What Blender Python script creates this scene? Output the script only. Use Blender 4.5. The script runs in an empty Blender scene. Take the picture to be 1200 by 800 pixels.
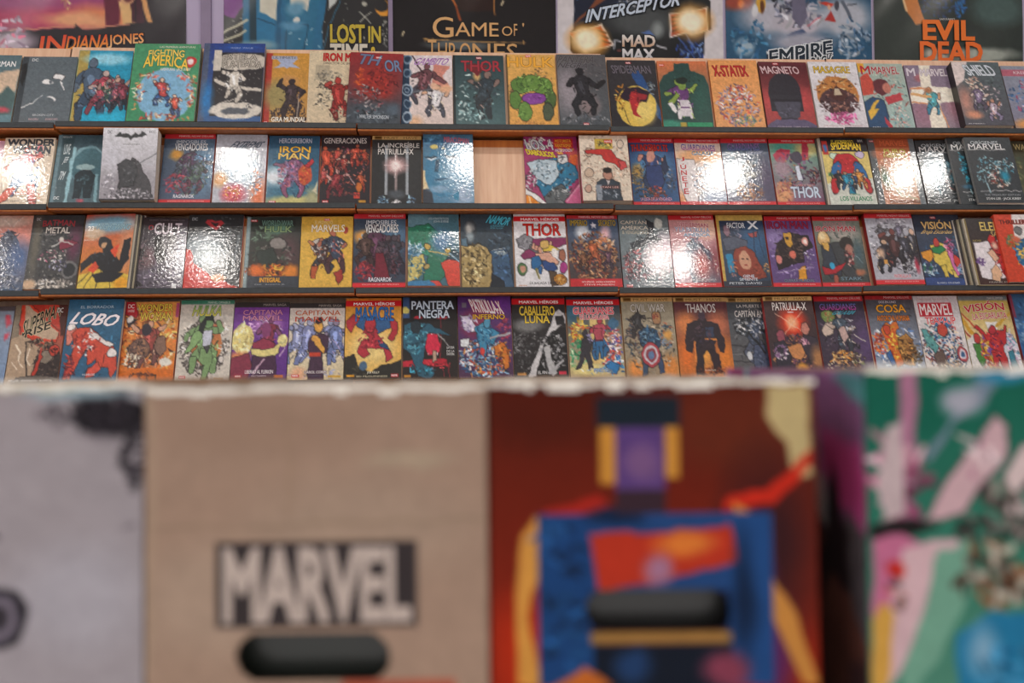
import bpy, math, random
import numpy as np
from mathutils import Vector, Matrix, Quaternion

S = bpy.context.scene
EYE = Vector((0, 0, 1.30))
FPX = 1200.0
PITCH = math.radians(1.43)
ROLL = math.radians(-0.64)
YAW = math.atan(0.074)
LEAN = math.radians(21)

# ---------------------------------------------------------------- camera
cam = bpy.data.objects.new('camera', bpy.data.cameras.new('camera'))
S.collection.objects.link(cam)
cam.data.sensor_width = 36
cam.data.lens = 36
cam.data.clip_start = 0.05
cam.matrix_world = Matrix.Translation(EYE) @ Matrix.Rotation(math.radians(90) + PITCH, 4, 'X') @ Matrix.Rotation(ROLL, 4, 'Z')
cam.data.dof.use_dof = True
cam.data.dof.focus_distance = 3.22
cam.data.dof.aperture_fstop = 3.5
S.camera = cam
CAMROT = cam.matrix_world.to_3x3()

# ---------------------------------------------------------------- world, exposure, lamps
w = bpy.data.worlds.new('shop_ambient'); S.world = w; w.use_nodes = True
w.node_tree.nodes['Background'].inputs[0].default_value = (1.0, 0.96, 0.93, 1)
w.node_tree.nodes['Background'].inputs[1].default_value = 0.95
S.view_settings.view_transform = 'Standard'
S.view_settings.look = 'None'
S.view_settings.exposure = 0.55
S.view_settings.gamma = 1
S.view_settings.use_curve_mapping = False
CEIL = EYE.z + 1.87
LAMP_W = 2.2
LAMP_R = 0.055
LAMPS = [(-2.08, 2.18), (-1.08, 2.30), (-0.02, 2.37), (1.21, 2.44), (2.14, 2.50), (-2.4, 1.70), (-1.28, 1.77), (1.10, 1.90), (-1.6, 0.4), (0, 0.4), (1.6, 0.4)]

# ---------------------------------------------------------------- helpers
def srgb(h):
    return np.array([int(h[i:i + 2], 16) / 255 for i in (0, 2, 4)])
def lin(c):
    c = np.asarray(c, float)
    return np.where(c <= 0.04045, c / 12.92, ((c + 0.055) / 1.055) ** 2.4)

def ray(px, py):
    d = Vector(((px - 600) / FPX, -(py - 400) / FPX, -1.0))
    return (CAMROT @ d).normalized()

RACK = Matrix.Translation(EYE) @ Matrix.Rotation(YAW, 4, 'Z')   # rack frame: origin at eye, x along the rack, y into it
RINV = RACK.inverted()
def rack_ray(px, py):
    return (RINV.to_3x3() @ ray(px, py))
def hit(px, py, p0, n):
    d = rack_ray(px, py)
    return d * (p0.dot(n) / d.dot(n))

def link(o, parent=None):
    S.collection.objects.link(o)
    if parent is not None:
        o.parent = parent
    return o
def tag(o, label=None, cat=None, group=None, kind=None):
    if label: o['label'] = label
    if cat: o['category'] = cat
    if group: o['group'] = group
    if kind: o['kind'] = kind
    return o
def empty(name, mat=None, parent=None):
    o = bpy.data.objects.new(name, None)
    o.empty_display_size = 0.05
    link(o, parent)
    if mat is not None: o.matrix_world = mat
    return o
def mesh_obj(name, V, F, mat, parent=None, M=None, smooth=False, mats=None, midx=None):
    me = bpy.data.meshes.new(name)
    me.from_pydata([tuple(v) for v in V], [], F)
    if mats:
        for m in mats: me.materials.append(m)
        me.polygons.foreach_set('material_index', midx)
    else:
        me.materials.append(mat)
    if smooth: me.polygons.foreach_set('use_smooth', [True] * len(me.polygons))
    me.update()
    o = bpy.data.objects.new(name, me)
    link(o, parent)
    if M is not None: o.matrix_local = M
    return o

class MB:
    def __init__(s): s.v = []; s.f = []; s.m = []
    def box(s, x0, y0, z0, x1, y1, z1, m=0, M=None):
        b = len(s.v)
        pts = [(x, y, z) for z in (z0, z1) for y in (y0, y1) for x in (x0, x1)]
        if M is not None: pts = [tuple(M @ Vector(p)) for p in pts]
        s.v += pts
        s.f += [(b, b + 2, b + 3, b + 1), (b + 4, b + 5, b + 7, b + 6), (b, b + 1, b + 5, b + 4), (b + 2, b + 6, b + 7, b + 3), (b, b + 4, b + 6, b + 2), (b + 1, b + 3, b + 7, b + 5)]
        s.m += [m] * 6
        return s
    def bevbox(s, x0, y0, z0, x1, y1, z1, c, m=0):
        """box with its four long (x-running) edges chamfered"""
        b = len(s.v)
        prof = [(y0 + c, z0), (y1 - c, z0), (y1, z0 + c), (y1, z1 - c), (y1 - c, z1), (y0 + c, z1), (y0, z1 - c), (y0, z0 + c)]
        for x in (x0, x1): s.v += [(x, y, z) for y, z in prof]
        for i in range(8):
            j = (i + 1) % 8
            s.f.append((b + i, b + 8 + i, b + 8 + j, b + j)); s.m.append(m)
        s.f.append(tuple(b + i for i in range(8))); s.m.append(m)
        s.f.append(tuple(b + 15 - i for i in range(8))); s.m.append(m)
        return s
    def disc(s, r0, r1, z0, z1, n=32, m=0):
        """ring/tube between radii r0 (inner) and r1 (outer), heights z0..z1; r0=0 makes a disc"""
        b = len(s.v)
        for r, z in ((r0, z0), (r1, z0), (r1, z1), (r0, z1)):
            s.v += [(r * math.cos(2 * math.pi * i / n), r * math.sin(2 * math.pi * i / n), z) for i in range(n)]
        for k in range(4):
            l = (k + 1) % 4
            for i in range(n):
                j = (i + 1) % n
                s.f.append((b + k * n + i, b + k * n + j, b + l * n + j, b + l * n + i)); s.m.append(m)
        return s
    def build(s, name, mat, parent=None, M=None, mats=None):
        return mesh_obj(name, s.v, s.f, mat, parent, M, mats=mats, midx=s.m if mats else None)

# ---------------------------------------------------------------- materials
def new_mat(name):
    m = bpy.data.materials.new(name); m.use_nodes = True
    nt = m.node_tree; b = nt.nodes['Principled BSDF']
    return m, nt, b
def plain(name, hexc, rough=0.6, metal=0.0, var=0.06, scale=20, bump=0.0, coat=0.0):
    m, nt, b = new_mat(name)
    n = nt.nodes.new('ShaderNodeTexNoise'); n.inputs['Scale'].default_value = scale; n.inputs['Detail'].default_value = 5
    tc = nt.nodes.new('ShaderNodeTexCoord'); nt.links.new(tc.outputs['Object'], n.inputs['Vector'])
    r = nt.nodes.new('ShaderNodeValToRGB')
    c = lin(srgb(hexc))
    r.color_ramp.elements[0].position = 0.3; r.color_ramp.elements[1].position = 0.7
    r.color_ramp.elements[0].color = (*np.clip(c * (1 - var * 2), 0, 1), 1)
    r.color_ramp.elements[1].color = (*np.clip(c * (1 + var * 2), 0, 1), 1)
    nt.links.new(n.outputs['Fac'], r.inputs['Fac']); nt.links.new(r.outputs['Color'], b.inputs['Base Color'])
    b.inputs['Roughness'].default_value = rough; b.inputs['Metallic'].default_value = metal
    b.inputs['Coat Weight'].default_value = coat
    if bump:
        bp = nt.nodes.new('ShaderNodeBump'); bp.inputs['Strength'].default_value = bump; bp.inputs['Distance'].default_value = 0.002
        nt.links.new(n.outputs['Fac'], bp.inputs['Height']); nt.links.new(bp.outputs['Normal'], b.inputs['Normal'])
    return m
def wood(name, hexa, hexb, rough=0.45):
    m, nt, b = new_mat(name)
    tc = nt.nodes.new('ShaderNodeTexCoord'); mp = nt.nodes.new('ShaderNodeMapping')
    mp.inputs['Scale'].default_value = (14, 14, 1.2)
    n = nt.nodes.new('ShaderNodeTexNoise'); n.inputs['Scale'].default_value = 5; n.inputs['Detail'].default_value = 8; n.inputs['Distortion'].default_value = 0.6
    r = nt.nodes.new('ShaderNodeValToRGB')
    r.color_ramp.elements[0].position = 0.32; r.color_ramp.elements[1].position = 0.68
    r.color_ramp.elements[0].color = (*lin(srgb(hexa)), 1); r.color_ramp.elements[1].color = (*lin(srgb(hexb)), 1)
    nt.links.new(tc.outputs['Object'], mp.inputs['Vector']); nt.links.new(mp.outputs['Vector'], n.inputs['Vector'])
    nt.links.new(n.outputs['Fac'], r.inputs['Fac']); nt.links.new(r.outputs['Color'], b.inputs['Base Color'])
    b.inputs['Roughness'].default_value = rough
    return m
def print_mat(name, rough=0.4, coat=0.6, crough=0.1, crinkle=0.15, scale=60, spec=0.5):
    """printed paper: the ink colours come from the colour attribute; the clear coat carries the crinkles of the plastic wrap"""
    m, nt, b = new_mat(name)
    a = nt.nodes.new('ShaderNodeAttribute'); a.attribute_name = 'Col'
    nt.links.new(a.outputs['Color'], b.inputs['Base Color'])
    b.inputs['Roughness'].default_value = rough
    b.inputs['Specular IOR Level'].default_value = spec
    b.inputs['Coat Weight'].default_value = coat; b.inputs['Coat Roughness'].default_value = crough
    tc = nt.nodes.new('ShaderNodeTexCoord')
    n = nt.nodes.new('ShaderNodeTexNoise'); n.inputs['Scale'].default_value = scale; n.inputs['Detail'].default_value = 3
    nt.links.new(tc.outputs['Object'], n.inputs['Vector'])
    bp = nt.nodes.new('ShaderNodeBump'); bp.inputs['Strength'].default_value = crinkle; bp.inputs['Distance'].default_value = 0.004
    nt.links.new(n.outputs['Fac'], bp.inputs['Height']); nt.links.new(bp.outputs['Normal'], b.inputs['Coat Normal'])
    return m

M_WRAP = print_mat('shrink_wrapped_print', crinkle=0.11, scale=110, coat=1.0, crough=0.10, spec=0.25)
M_GLOSS = print_mat('glossy_print', crinkle=0.01, scale=25, coat=0.6, crough=0.10, spec=0.3)
M_POSTER = print_mat('poster_print', crinkle=0.15, scale=9, coat=0.3, crough=0.2, rough=0.5, spec=0.3)
M_POSTER_MATT = print_mat('matt_poster_print', crinkle=0.1, scale=9, coat=0.06, crough=0.25, rough=0.55, spec=0.2)
M_BOXP = print_mat('cardboard_print', crinkle=0.05, scale=40, coat=0.0, rough=0.8, spec=0.15)
M_INK = print_mat('ink_print', crinkle=0.1, scale=60, coat=0.35, crough=0.15)
M_BIRCH = wood('birch_veneer', 'DEB091', 'ECC7A8')
M_HONEY = wood('honey_wood', 'B4622C', 'CC7C3C', 0.5)
M_STRIP = plain('dark_rubber_strip', '34393C', 0.5, var=0.1, scale=60, bump=0.15)
M_PAGES = plain('paper_pages', 'DDD4C2', 0.8, scale=300)
M_WALL = plain('lavender_wall_paint', 'BCB0CC', 0.8, var=0.02, scale=8)
M_CEIL = plain('white_ceiling_paint', 'E8E4DE', 0.85, var=0.02)
M_FLOOR = plain('grey_vinyl_floor', '8A8580', 0.4, var=0.05, scale=6)
M_TRIM = plain('grey_lilac_trim', '8D7E9A', 0.5, var=0.03)
M_KRAFT = plain('kraft_cardboard', 'A88A70', 0.85, var=0.05, scale=12)
M_KIN = plain('kraft_inside', '6E5A48', 0.9, var=0.05, scale=12)
M_TORN = plain('torn_white_paper', 'F2ECE2', 0.85, var=0.03, scale=90)
M_WHITE = plain('white_enamel', 'EEEEEA', 0.35, var=0.01)
M_TABLE = plain('white_laminate', 'D8D2C8', 0.4, var=0.02)
M_STEEL = plain('grey_steel_legs', '77797C', 0.35, metal=0.8)
_body = {}
def body_mat(h):
    if h not in _body: _body[h] = plain('book_binding_' + str(len(_body)), h, 0.4, var=0.02, coat=0.3)
    return _body[h]
def emis(name, col, st):
    m, nt, b = new_mat(name)
    b.inputs['Emission Color'].default_value = (*col, 1); b.inputs['Emission Strength'].default_value = st
    return m
M_DIFFUSER = emis('lit_lamp_diffuser', (1, 0.95, 0.88), 14)

# ---------------------------------------------------------------- lettering
TEXTS = {}      # (text, offset) -> (verts Nx2 in 0..1 box, faces)
def prepare_texts(keys):
    obs = []
    for k in keys:
        cu = bpy.data.curves.new('t', 'FONT'); cu.body = k[0]; cu.offset = k[1]
        cu.resolution_u = 2 if len(k[0]) > 2 else 4; cu.space_character = 0.96 + k[1] * 2
        o = bpy.data.objects.new('t', cu); S.collection.objects.link(o); obs.append(o)
    dg = bpy.context.evaluated_depsgraph_get(); dg.update()
    for k, o in zip(keys, obs):
        me = o.evaluated_get(dg).to_mesh()
        v = np.zeros(len(me.vertices) * 3); me.vertices.foreach_get('co', v); v = v.reshape(-1, 3)[:, :2]
        f = [tuple(p.vertices) for p in me.polygons]
        if len(v):
            TEXTS[k] = (v.copy(), f)
        o.evaluated_get(dg).to_mesh_clear()
    for o in obs:
        cu = o.data; bpy.data.objects.remove(o); bpy.data.curves.remove(cu)

def text_keys(items):
    return {(T['t'], 0.0) for T in items}

def lettering(items, W, H, name, parent, y, mat, M=None, ow=.6):
    """each line of lettering of a cover is one mesh lying on the cover; items in percent of the cover"""
    for q, T in enumerate(items):
        base = TEXTS.get((T['t'], 0.0))
        if base is None: continue
        V = []; F = []; C = []
        v, f = base
        lo = v.min(0); hi = v.max(0); sz = np.maximum(hi - lo, 1e-6)
        u = (v - lo) / sz
        x = u[:, 0]; z = u[:, 1]
        x0, y0, x1, y1 = T['box']
        X = x0 + (x1 - x0) * x
        Y = y1 - (y1 - y0) * z - T['a'] * (1 - (2 * x - 1) ** 2) - T['s'] * (x - .5)
        X = X + T['k'] * (z - .5)
        X = X / 100 * W; Y = Y / 100 * H
        bx = T['b'] * .75 / sz[0] * (x1 - x0) / 100 * W; by = T['b'] * .75 / sz[1] * (y1 - y0) / 100 * H
        passes = [(sx * bx, sy * by, 0) for sx, sy in ((-1, -1), (1, -1), (-1, 1), (1, 1))] + [(0, 0, 0)] if T['b'] > 0 else [(0, 0, 0)]
        if T['o']:
            o_ = ow / 100 * W
            passes = [(sx * (o_ + bx), sy * (o_ + by), 1) for sx, sy in ((-1, -1), (1, -1), (-1, 1), (1, 1))] + passes
        for n_, (dx, dy, out) in enumerate(passes):
            b = len(V)
            dd = y - .0002 - .00005 * q + (.00003 + n_ * .000002 if out else -n_ * .000002)
            V += [(X[i] + dx - W / 2, dd, H - Y[i] - dy) for i in range(len(X))]
            F += [tuple(b + i for i in p) for p in f]
            if out: C += [lin(srgb(T['o']))] * len(X)
            else:
                c1, c2 = lin(srgb(T['c'])), lin(srgb(T['c2'] or T['c']))
                C += [c2 + (c1 - c2) * min(1, max(0, zz)) for zz in z]
        Va = np.array(V)
        ok = (np.abs(Va[:, 0]) <= W / 2 + 1e-4) & (Va[:, 2] >= -1e-4) & (Va[:, 2] <= H + 1e-4)
        F = [g for g in F if all(ok[i] for i in g)]
        if not F: continue
        o = mesh_obj(name, V, F, mat, parent, M)
        set_col(o, np.array(C))
def set_col(o, C):
    a = o.data.color_attributes.new('Col', 'FLOAT_COLOR', 'POINT')
    a.data.foreach_set('color', np.hstack([C, np.ones((len(C), 1))]).ravel())

# ---------------------------------------------------------------- printed pictures (ink colours per vertex)
def vnoise(U, V, sc, seed):
    """smooth value noise on arrays"""
    r = np.random.RandomState(seed); T = r.rand(64, 64)
    x = U * sc; y = V * sc
    xi = np.floor(x).astype(int); yi = np.floor(y).astype(int); fx = x - xi; fy = y - yi
    fx = fx * fx * (3 - 2 * fx); fy = fy * fy * (3 - 2 * fy)
    g = lambda a, b: T[a % 64, b % 64]
    return (g(xi, yi) * (1 - fx) + g(xi + 1, yi) * fx) * (1 - fy) + (g(xi, yi + 1) * (1 - fx) + g(xi + 1, yi + 1) * fx) * fy

class Pic:
    def __init__(s, nx, nz, asp, seed, warp=1.6):
        s.nx, s.nz, s.seed = nx, nz, seed
        s.rs = random.Random(seed)
        u = np.linspace(0, 100, nx); v = np.linspace(0, 100, nz)
        s.U, s.V = np.meshgrid(u, v)
        s.A = asp                                   # height / width
        s.Wu = s.U + warp * 2 * (vnoise(s.U, s.V, .11, seed) - .5) + warp * (vnoise(s.U, s.V, .33, seed + 1) - .5)
        s.Wv = (s.V + (warp * 2 * (vnoise(s.U, s.V, .12, seed + 2) - .5) + warp * (vnoise(s.U, s.V, .31, seed + 3) - .5)) / asp)
        s.I = np.full((nz, nx, 3), .5)
        s.cell = 100 / nx
    def lay(s, mask, c):
        s.I = s.I * (1 - mask[..., None]) + c * mask[..., None]
    def soft(s, d, w=None):                          # d: signed distance (percent of the width), negative inside
        return np.clip(.5 - d / (w or s.cell), 0, 1)
    def ell(s, x, y, rx, ry, c, rot=0, ol=0, blur=None):
        a = math.radians(rot); dx = s.Wu - x; dy = (s.Wv - y) * s.A; ry = ry * s.A
        X = dx * math.cos(a) + dy * math.sin(a); Y = -dx * math.sin(a) + dy * math.cos(a)
        rr = np.sqrt((X / rx) ** 2 + (Y / ry) ** 2)
        d = (rr - 1) * min(rx, ry)
        if ol: s.lay(s.soft(d - ol), srgb('181418'))
        s.lay(s.soft(d, blur), c)
    def poly(s, c, P, ol=0):
        P = [(P[i], P[i + 1] * s.A) for i in range(0, len(P), 2)]
        X = s.Wu; Y = s.Wv * s.A
        ins = np.zeros(X.shape, bool); dm = np.full(X.shape, 1e9)
        for i in range(len(P)):
            (x0, y0), (x1, y1) = P[i], P[(i + 1) % len(P)]
            if y0 != y1:
                cond = ((y0 > Y) != (y1 > Y)) & (X < (x1 - x0) * (Y - y0) / (y1 - y0) + x0)
                ins ^= cond
            L = (x1 - x0) ** 2 + (y1 - y0) ** 2 + 1e-9
            t = np.clip(((X - x0) * (x1 - x0) + (Y - y0) * (y1 - y0)) / L, 0, 1)
            dm = np.minimum(dm, np.hypot(X - x0 - t * (x1 - x0), Y - y0 - t * (y1 - y0)))
        d = np.where(ins, -dm, dm)
        if ol: s.lay(s.soft(d - ol), srgb('181418'))
        s.lay(s.soft(d), c)
    def cap(s, x0, y0, x1, y1, w0, w1, c, ol=0, raw=False):
        X = s.U if raw else s.Wu; Y = (s.V if raw else s.Wv) * s.A
        y0 *= s.A; y1 *= s.A
        L = (x1 - x0) ** 2 + (y1 - y0) ** 2 + 1e-9
        t = np.clip(((X - x0) * (x1 - x0) + (Y - y0) * (y1 - y0)) / L, 0, 1)
        d = np.hypot(X - x0 - t * (x1 - x0), Y - y0 - t * (y1 - y0)) - (w0 + (w1 - w0) * t)
        if ol: s.lay(s.soft(d - ol), srgb('181418'))
        s.lay(s.soft(d), c)
    def rect(s, x0, y0, x1, y1, c):
        m = s.soft(np.maximum(np.abs(s.U - (x0 + x1) / 2) - (x1 - x0) / 2, (np.abs(s.V - (y0 + y1) / 2) - (y1 - y0) / 2) * s.A), s.cell * .6)
        s.lay(m, c)
    def splat(s, x, y, rx, ry, n, size, cols):
        r = s.rs
        for _ in range(n):
            a = r.random() * 6.283; q = math.sqrt(r.random())
            px, py = x + rx * q * math.cos(a), y + ry * q * math.sin(a)
            b = r.random() * 6.283; L = size * (.5 + r.random() * 1.5)
            c = srgb(r.choice(cols)) * (.75 + .5 * r.random())
            s.cap(px, py, px + L * math.cos(b), py + L * math.sin(b) / s.A, size * .42, size * .2, np.clip(c, 0, 1))
    def fig(s, x, y, h, c1, c2, c3, seed):
        """a plain anonymous figure: hips at x,y; h its height in percent of the cover height"""
        r = random.Random(seed); u = h * s.A / 100 * 12.5           # unit in percent of the width
        A = s.A; ol = s.cell * .5
        tilt = r.uniform(-.5, .5)
        sx, sy = x + tilt * u * 1.2, y - u * 2.7 / A
        for sd in (-1, 1):
            hx = x + sd * u * .5; k = (hx + sd * u * r.uniform(.2, 1.3), y + u * r.uniform(1.2, 1.9) / A)
            f = (k[0] + sd * u * r.uniform(-.7, .5), k[1] + u * r.uniform(1.2, 1.9) / A)
            s.cap(hx, y, *k, u * .62, u * .48, c2, ol); s.cap(*k, *f, u * .46, u * .3, c2, ol)
        for sd in (-1, 1):
            shx = sx + sd * u * .95; e = (shx + sd * u * r.uniform(.5, 1.5), sy + u * r.uniform(-.8, 1.5) / A)
            hnd = (e[0] + sd * u * r.uniform(-.9, 1.1), e[1] + u * r.uniform(-1.5, 1.0) / A)
            s.cap(shx, sy, *e, u * .45, u * .36, c1, ol); s.cap(*e, *hnd, u * .36, u * .26, c3, ol)
        s.cap(sx, sy + u * .2 / A, x, y, u * 1.1, u * .75, c1, ol)
        s.cap(sx - u * .2, sy + u * .4 / A, x - u * .1, y - u * .4 / A, u * .35, u * .2, np.clip(c1 * 1.35 + .04, 0, 1))
        for _ in range(34):
            q = [r.random() for _ in range(4)]; c_ = (c1, c2, c3)[int(q[3] * 2.99)] * (.45 if q[2] < .5 else 1.35)
            px, py = x + (q[0] - .5) * u * 3.2, y + (q[1] * 5.2 - 3) * u / A
            s.cap(px, py, px + (q[2] - .5) * u * .9, py + (q[3] - .3) * u * 1.1 / A, u * .1, u * .05, np.clip(c_, 0, 1))
        s.ell(sx + tilt * u * .3, sy - u * 1.5 / A, u * .5, u * .62 / A, c3, 0, ol)
    def detail(s, amt=.2):
        """fine ink hatching and print grain"""
        n1 = vnoise(s.U, s.V * s.A, .55, s.seed + 9); n2 = vnoise(s.U, s.V * s.A, .22, s.seed + 11)
        k = 1 + amt * ((n1 - .5) * 1.3 + (n2 - .5) * .9)
        s.I = np.clip(s.I * k[..., None], 0, 1)
    def run(s, ops):
        for t in ops:
            k = t[0]; a = t[1:]
            f = lambda i: float(a[i])
            if k == 'g':
                c1, c2 = srgb(a[0]), srgb(a[1]); g = (s.V / 100)[..., None]; s.I = c1 * (1 - g) + c2 * g
            elif k == 'r': s.rect(f(0), f(1), f(2), f(3), srgb(a[4]))
            elif k == 'e': s.ell(f(0), f(1), f(2), f(3), srgb(a[4]), float(a[5]) if len(a) > 5 else 0, ol=s.cell * .5 if len(a) > 6 else 0)
            elif k == 'b': s.ell(f(0), f(1), f(2), f(3), srgb(a[4]), 0, 0, min(f(2), f(3)) * 1.2)     # blended patch
            elif k == 'p': s.poly(srgb(a[0]), [float(q) for q in a[1:]])
            elif k == 'P': s.poly(srgb(a[0]), [float(q) for q in a[1:]], ol=s.cell * .5)
            elif k == 'l': s.cap(f(0), f(1), f(2), f(3), f(4), f(4), srgb(a[5]))
            elif k == 's': s.splat(f(0), f(1), f(2), f(3), int(a[4]), f(5), a[6].split(','))
            elif k == 'F': s.fig(f(0), f(1), f(2), srgb(a[3]), srgb(a[4]), srgb(a[5]), int(a[6]))
            elif k == 'd':
                s.detail(f(0)); s.I = s.I * .9 + s.I.mean(-1, keepdims=True) * .1
        return s

def mkT(x0, y0, x1, y1, col, text, b=.018, **k):
    o = ''
    if '/' in col: col, o = col.split('/')
    c, _, c2 = col.partition('>')
    d = dict(box=(x0, y0, x1, y1), c=c, c2=c2, o=o, t=text, b=b, a=0, s=0, k=0, r=0)
    d.update(k); return d
def parse(dsl, grain='.12'):
    ops = []; T = []; post = []
    for ln in dsl.replace(';', '\n').split('\n'):
        ln = ln.strip()
        if not ln: continue
        h, _, txt = ln.partition('|')
        t = h.split()
        if t[0] == 'T':
            kw = {}
            for q in t[6:]:
                kw[q[0]] = float(q[1:])
            kw['b'] = kw.get('b', 18) / 1000
            T.append(mkT(*[float(q) for q in t[1:5]], t[5], txt, **kw))
        elif t[0] == 'm':
            x, y, wd = map(float, t[1:4]); post.append(['r', x, y, x + wd, y + wd * .28, 'D82830'])
            T.append(mkT(x + wd * .08, y + wd * .05, x + wd * .92, y + wd * .23, 'FFFFFF', 'MARVEL'))
        elif t[0] == 'N':
            post += [['r', -5, -5, 105, 6.5, 'D0303A'], ['r', -5, 94, 105, 105, 'D8343C']]
            T.append(mkT(28, 1.6, 96, 4.4, 'F4D8D8', 'MARVEL NOW! DELUXE', b=0))
            T.append(mkT(18, 95.6, 88, 97.6, 'F0C0C0', 'EDICION DE LUJO EN TAPA DURA', b=0))
        elif t[0] == 'H':
            post += [['r', -5, 3, 105, 10.5, 'D41C28']]
            T.append(mkT(14, 4.6, 88, 9.0, 'FFFFFF', 'MARVEL HÉROES'))
        elif t[0] == 'U':
            post += [['r', -5, -5, 105, 5.8, 'E0B878'], ['r', 5, 1, 19, 4.8, '6A4820']]
            T.append(mkT(24, 1.4, 92, 4.6, '7A5426', 'MUST · HAVE', b=0))
        elif t[0] == 'S':
            post += [['r', -5, -5, 105, 6.5, '3A3838']]
            T.append(mkT(52, 1.8, 94, 4.8, 'B8B0A8', 'MARVEL SAGA', b=0))
        else: ops.append(t)
    return ops + [['d', grain]] + post, T
# ---------------------------------------------------------------- the books: shelf, left and right foot in the photo, top, options, label, cover
# options: L layer in front, t thickness, sp binding colour, gl glare position, n copies stacked behind, w wrapped in plastic, rz turn, ry tilt in the board
BOOKS = []
def B(row, xl, xr, yt, label, dsl, **o):
    BOOKS.append((row, xl, xr, yt, label, dsl, o))

# ---- top shelf
B(1, -47, 12, 66, 'comic with a white title on dark teal and cream hills, leftmost on the top shelf', '''
g 567078 6A9098; p D8BCA0 20 100 30 40 70 25 100 20 100 60 60 75; p 4A6868 55 70 80 45 100 55 100 85 50 90; b 75 80 18 4 C84858; r 0 88 100 100 5C8490
T 22 9 90 17 F0F0F0 |SUPERMAN''', w=1)
B(1, 14, 80, 68, 'plain slate grey hardcover with a few white marks, second on the top shelf', '''
g 5E6C74 626E76; r 0 0 11 100 39434A; p 1E2426 1 12 9 10 11 22 6 45 0 36; e 52 38 10 3.6 F2F2F2 8; e 57 38 3 3 606A72; P EEEEEE 64 26 80 29 76 35 60 31; l 74 37 82 50 1.2 F0F0F0; l 12 76 30 69 1 E8E8E8; l 30 69 46 58 .8 C8D0D4; e 63 62 8 3 F2F2F2 20; e 61 63.5 7 2.6 606C74 20
T 17 3 28 7 E0E4E6 |DC;T 34 85 72 88 C8CED2 b0|BROKEN CITY;T 28 91 46 94 D0B0B4 b0|BRIAN AZZARELLO;T 58 91 80 94 D0B0B4 b0|EDUARDO RISSO''', w=1)
B(1, 81, 146, 61, 'bright cyan comic with a crowd of dark figures and a yellow striped spine side', '''
g 2098C0 18A8D0; r 0 0 20 100 B8A050; b 55 12 40 8 90D8F0
F 36 62 84 4A6078 3A5068 5A6C80 3; F 52 62 56 B04858 8A4050 C8B0A8 5; F 66 66 44 3C5A50 4A4050 A88880 8; F 78 64 44 A85868 304858 C8A090 12; F 91 64 40 803848 2A3440 604048 14; s 60 62 30 18 50 3 384858,803848,506878
b 70 92 30 6 20B8E0''', w=1)
B(1, 147, 227, 54, 'tall green hardcover with yellow arched title and a pale blue oval picture', '''
g 4A9A6C 3E9468; e 54 66 42 34 7CB4D8;

s 14 62 7 24 34 3.4 C84838,E8D8C0,405070,E0A060; s 92 58 7 26 34 3.4 C84838,E8D8C0,708050,E0A060; s 54 95 38 4 40 3.4 C84838,E8D8C0,405070,D89050; s 30 42 10 5 16 3 D85848,E8D8C0; s 78 42 10 5 16 3 D85848,E8D8C0
F 50 66 36 C84848 3460A0 E8C8B0 21; F 70 82 26 D05040 405888 E8C8B0 4; e 86 24 9 6.6 D03030; e 86 24 5 3.6 F0E0E0
T 38 3 92 5.4 E8E0D0 b0|LAS PRIMERAS AVENTURAS;T 22 9 76 18 F4D468/2A6A48 a1.5|FIGHTING;T 16 20 84 34 F4CC50/2A6A48 a5 s-4|AMERICA;T 42 32 88 36.5 F0EAD8 b5|AVENTURAS · JACK KIRBY''', L=1, t=.02, sp='3E8460')
B(1, 231, 305, 53.5, 'deep blue album with a grey-white space scene framed by dark sky', '''
g 28408C 2C5890; r 0 0 10 100 4C5A78; r 18 12 100 93 2E2C30; b 12 72 8 18 1C78C0; b 60 5 30 4 2050A8
e 62 24 46 11 C8C0B4; s 60 52 40 26 60 .8 D8D0C8,A8A098; r 18 9 30 36 D0C8BC; e 60 86 42 10.5 D8D0C4; e 58 87 22 4.5 545A64; l 24 48 46 56 3.4 D0C8BC; l 46 56 96 60 3 D0C8BC; F 54 56 44 D8D0C4 C8C0B4 D8D0C4 9; l 20 82 60 70 .8 D0C8BC; s 84 80 10 5 16 2.5 3A3A40,D8D0C4
T 44 5 80 7 A8B8E0 b0|MOEBIUS · STAN LEE;T 32 15.5 88 22.5 B8B0A4/2A2A30 a2|ESTELA;T 32 24.5 96 32.5 B8B0A4/2A2A30 a2|PLATEADA;T 44 96 76 97.8 9AB0D0 b0|MARVEL LIMITED''', L=1, t=.02, sp='40507A')
B(1, 307, 360, 64, 'tan and orange comic with a dark rider shape and red left edge', '''
g D89838 B88848; r 0 0 15 100 B83830; b 30 60 30 20 A09058; b 55 40 20 8 C89050; s 60 88 46 12 120 4.5 3A3034,4A3C3C,5A4844,2C2426
F 62 68 52 40343A 3A3034 342A2E 11; s 66 72 22 16 60 4 3C3034,50403C; l 78 60 78 92 1 B0A090; r 12 4 70 9 A8ACBC; p A8B4D4 22 8 74 8 60 15 78 22 54 20 48 22 42 20 18 22 34 15
T 15 4.8 68 8.4 585C70 b0|ULTIMATE;T 20 90 96 96.5 F0ECE0 |GIRA MUNDIAL;T 26 97.4 86 99 C8C0B0 b0|MARK MILLAR;m 3 96 9''', sp='B03430')
B(1, 359, 416, 61.5, 'cream comic with red title and a dark red armoured shape beside a sketched face', '''
g DCCAA8 D4C0A0; s 44 36 28 8 60 3 8A8478,6A665C,A8A090; s 30 62 17 18 60 3.5 3A3836,C8BCA4,4A4642; r 14 20 44 40 B8AA90; s 30 34 14 8 30 3 5A584E,8A8478
F 66 70 56 98302C 8C2A2A B84038 7; s 70 88 26 8 40 2.5 6A665C,B8AA90,3A3836
T 30 3 112 14 C82828/8A1818 |IRON MAN;T 30 15.4 100 18.6 4A4640 b4|DIRECTOR DE SHIELD''', sp='D4C6A4')
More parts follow.
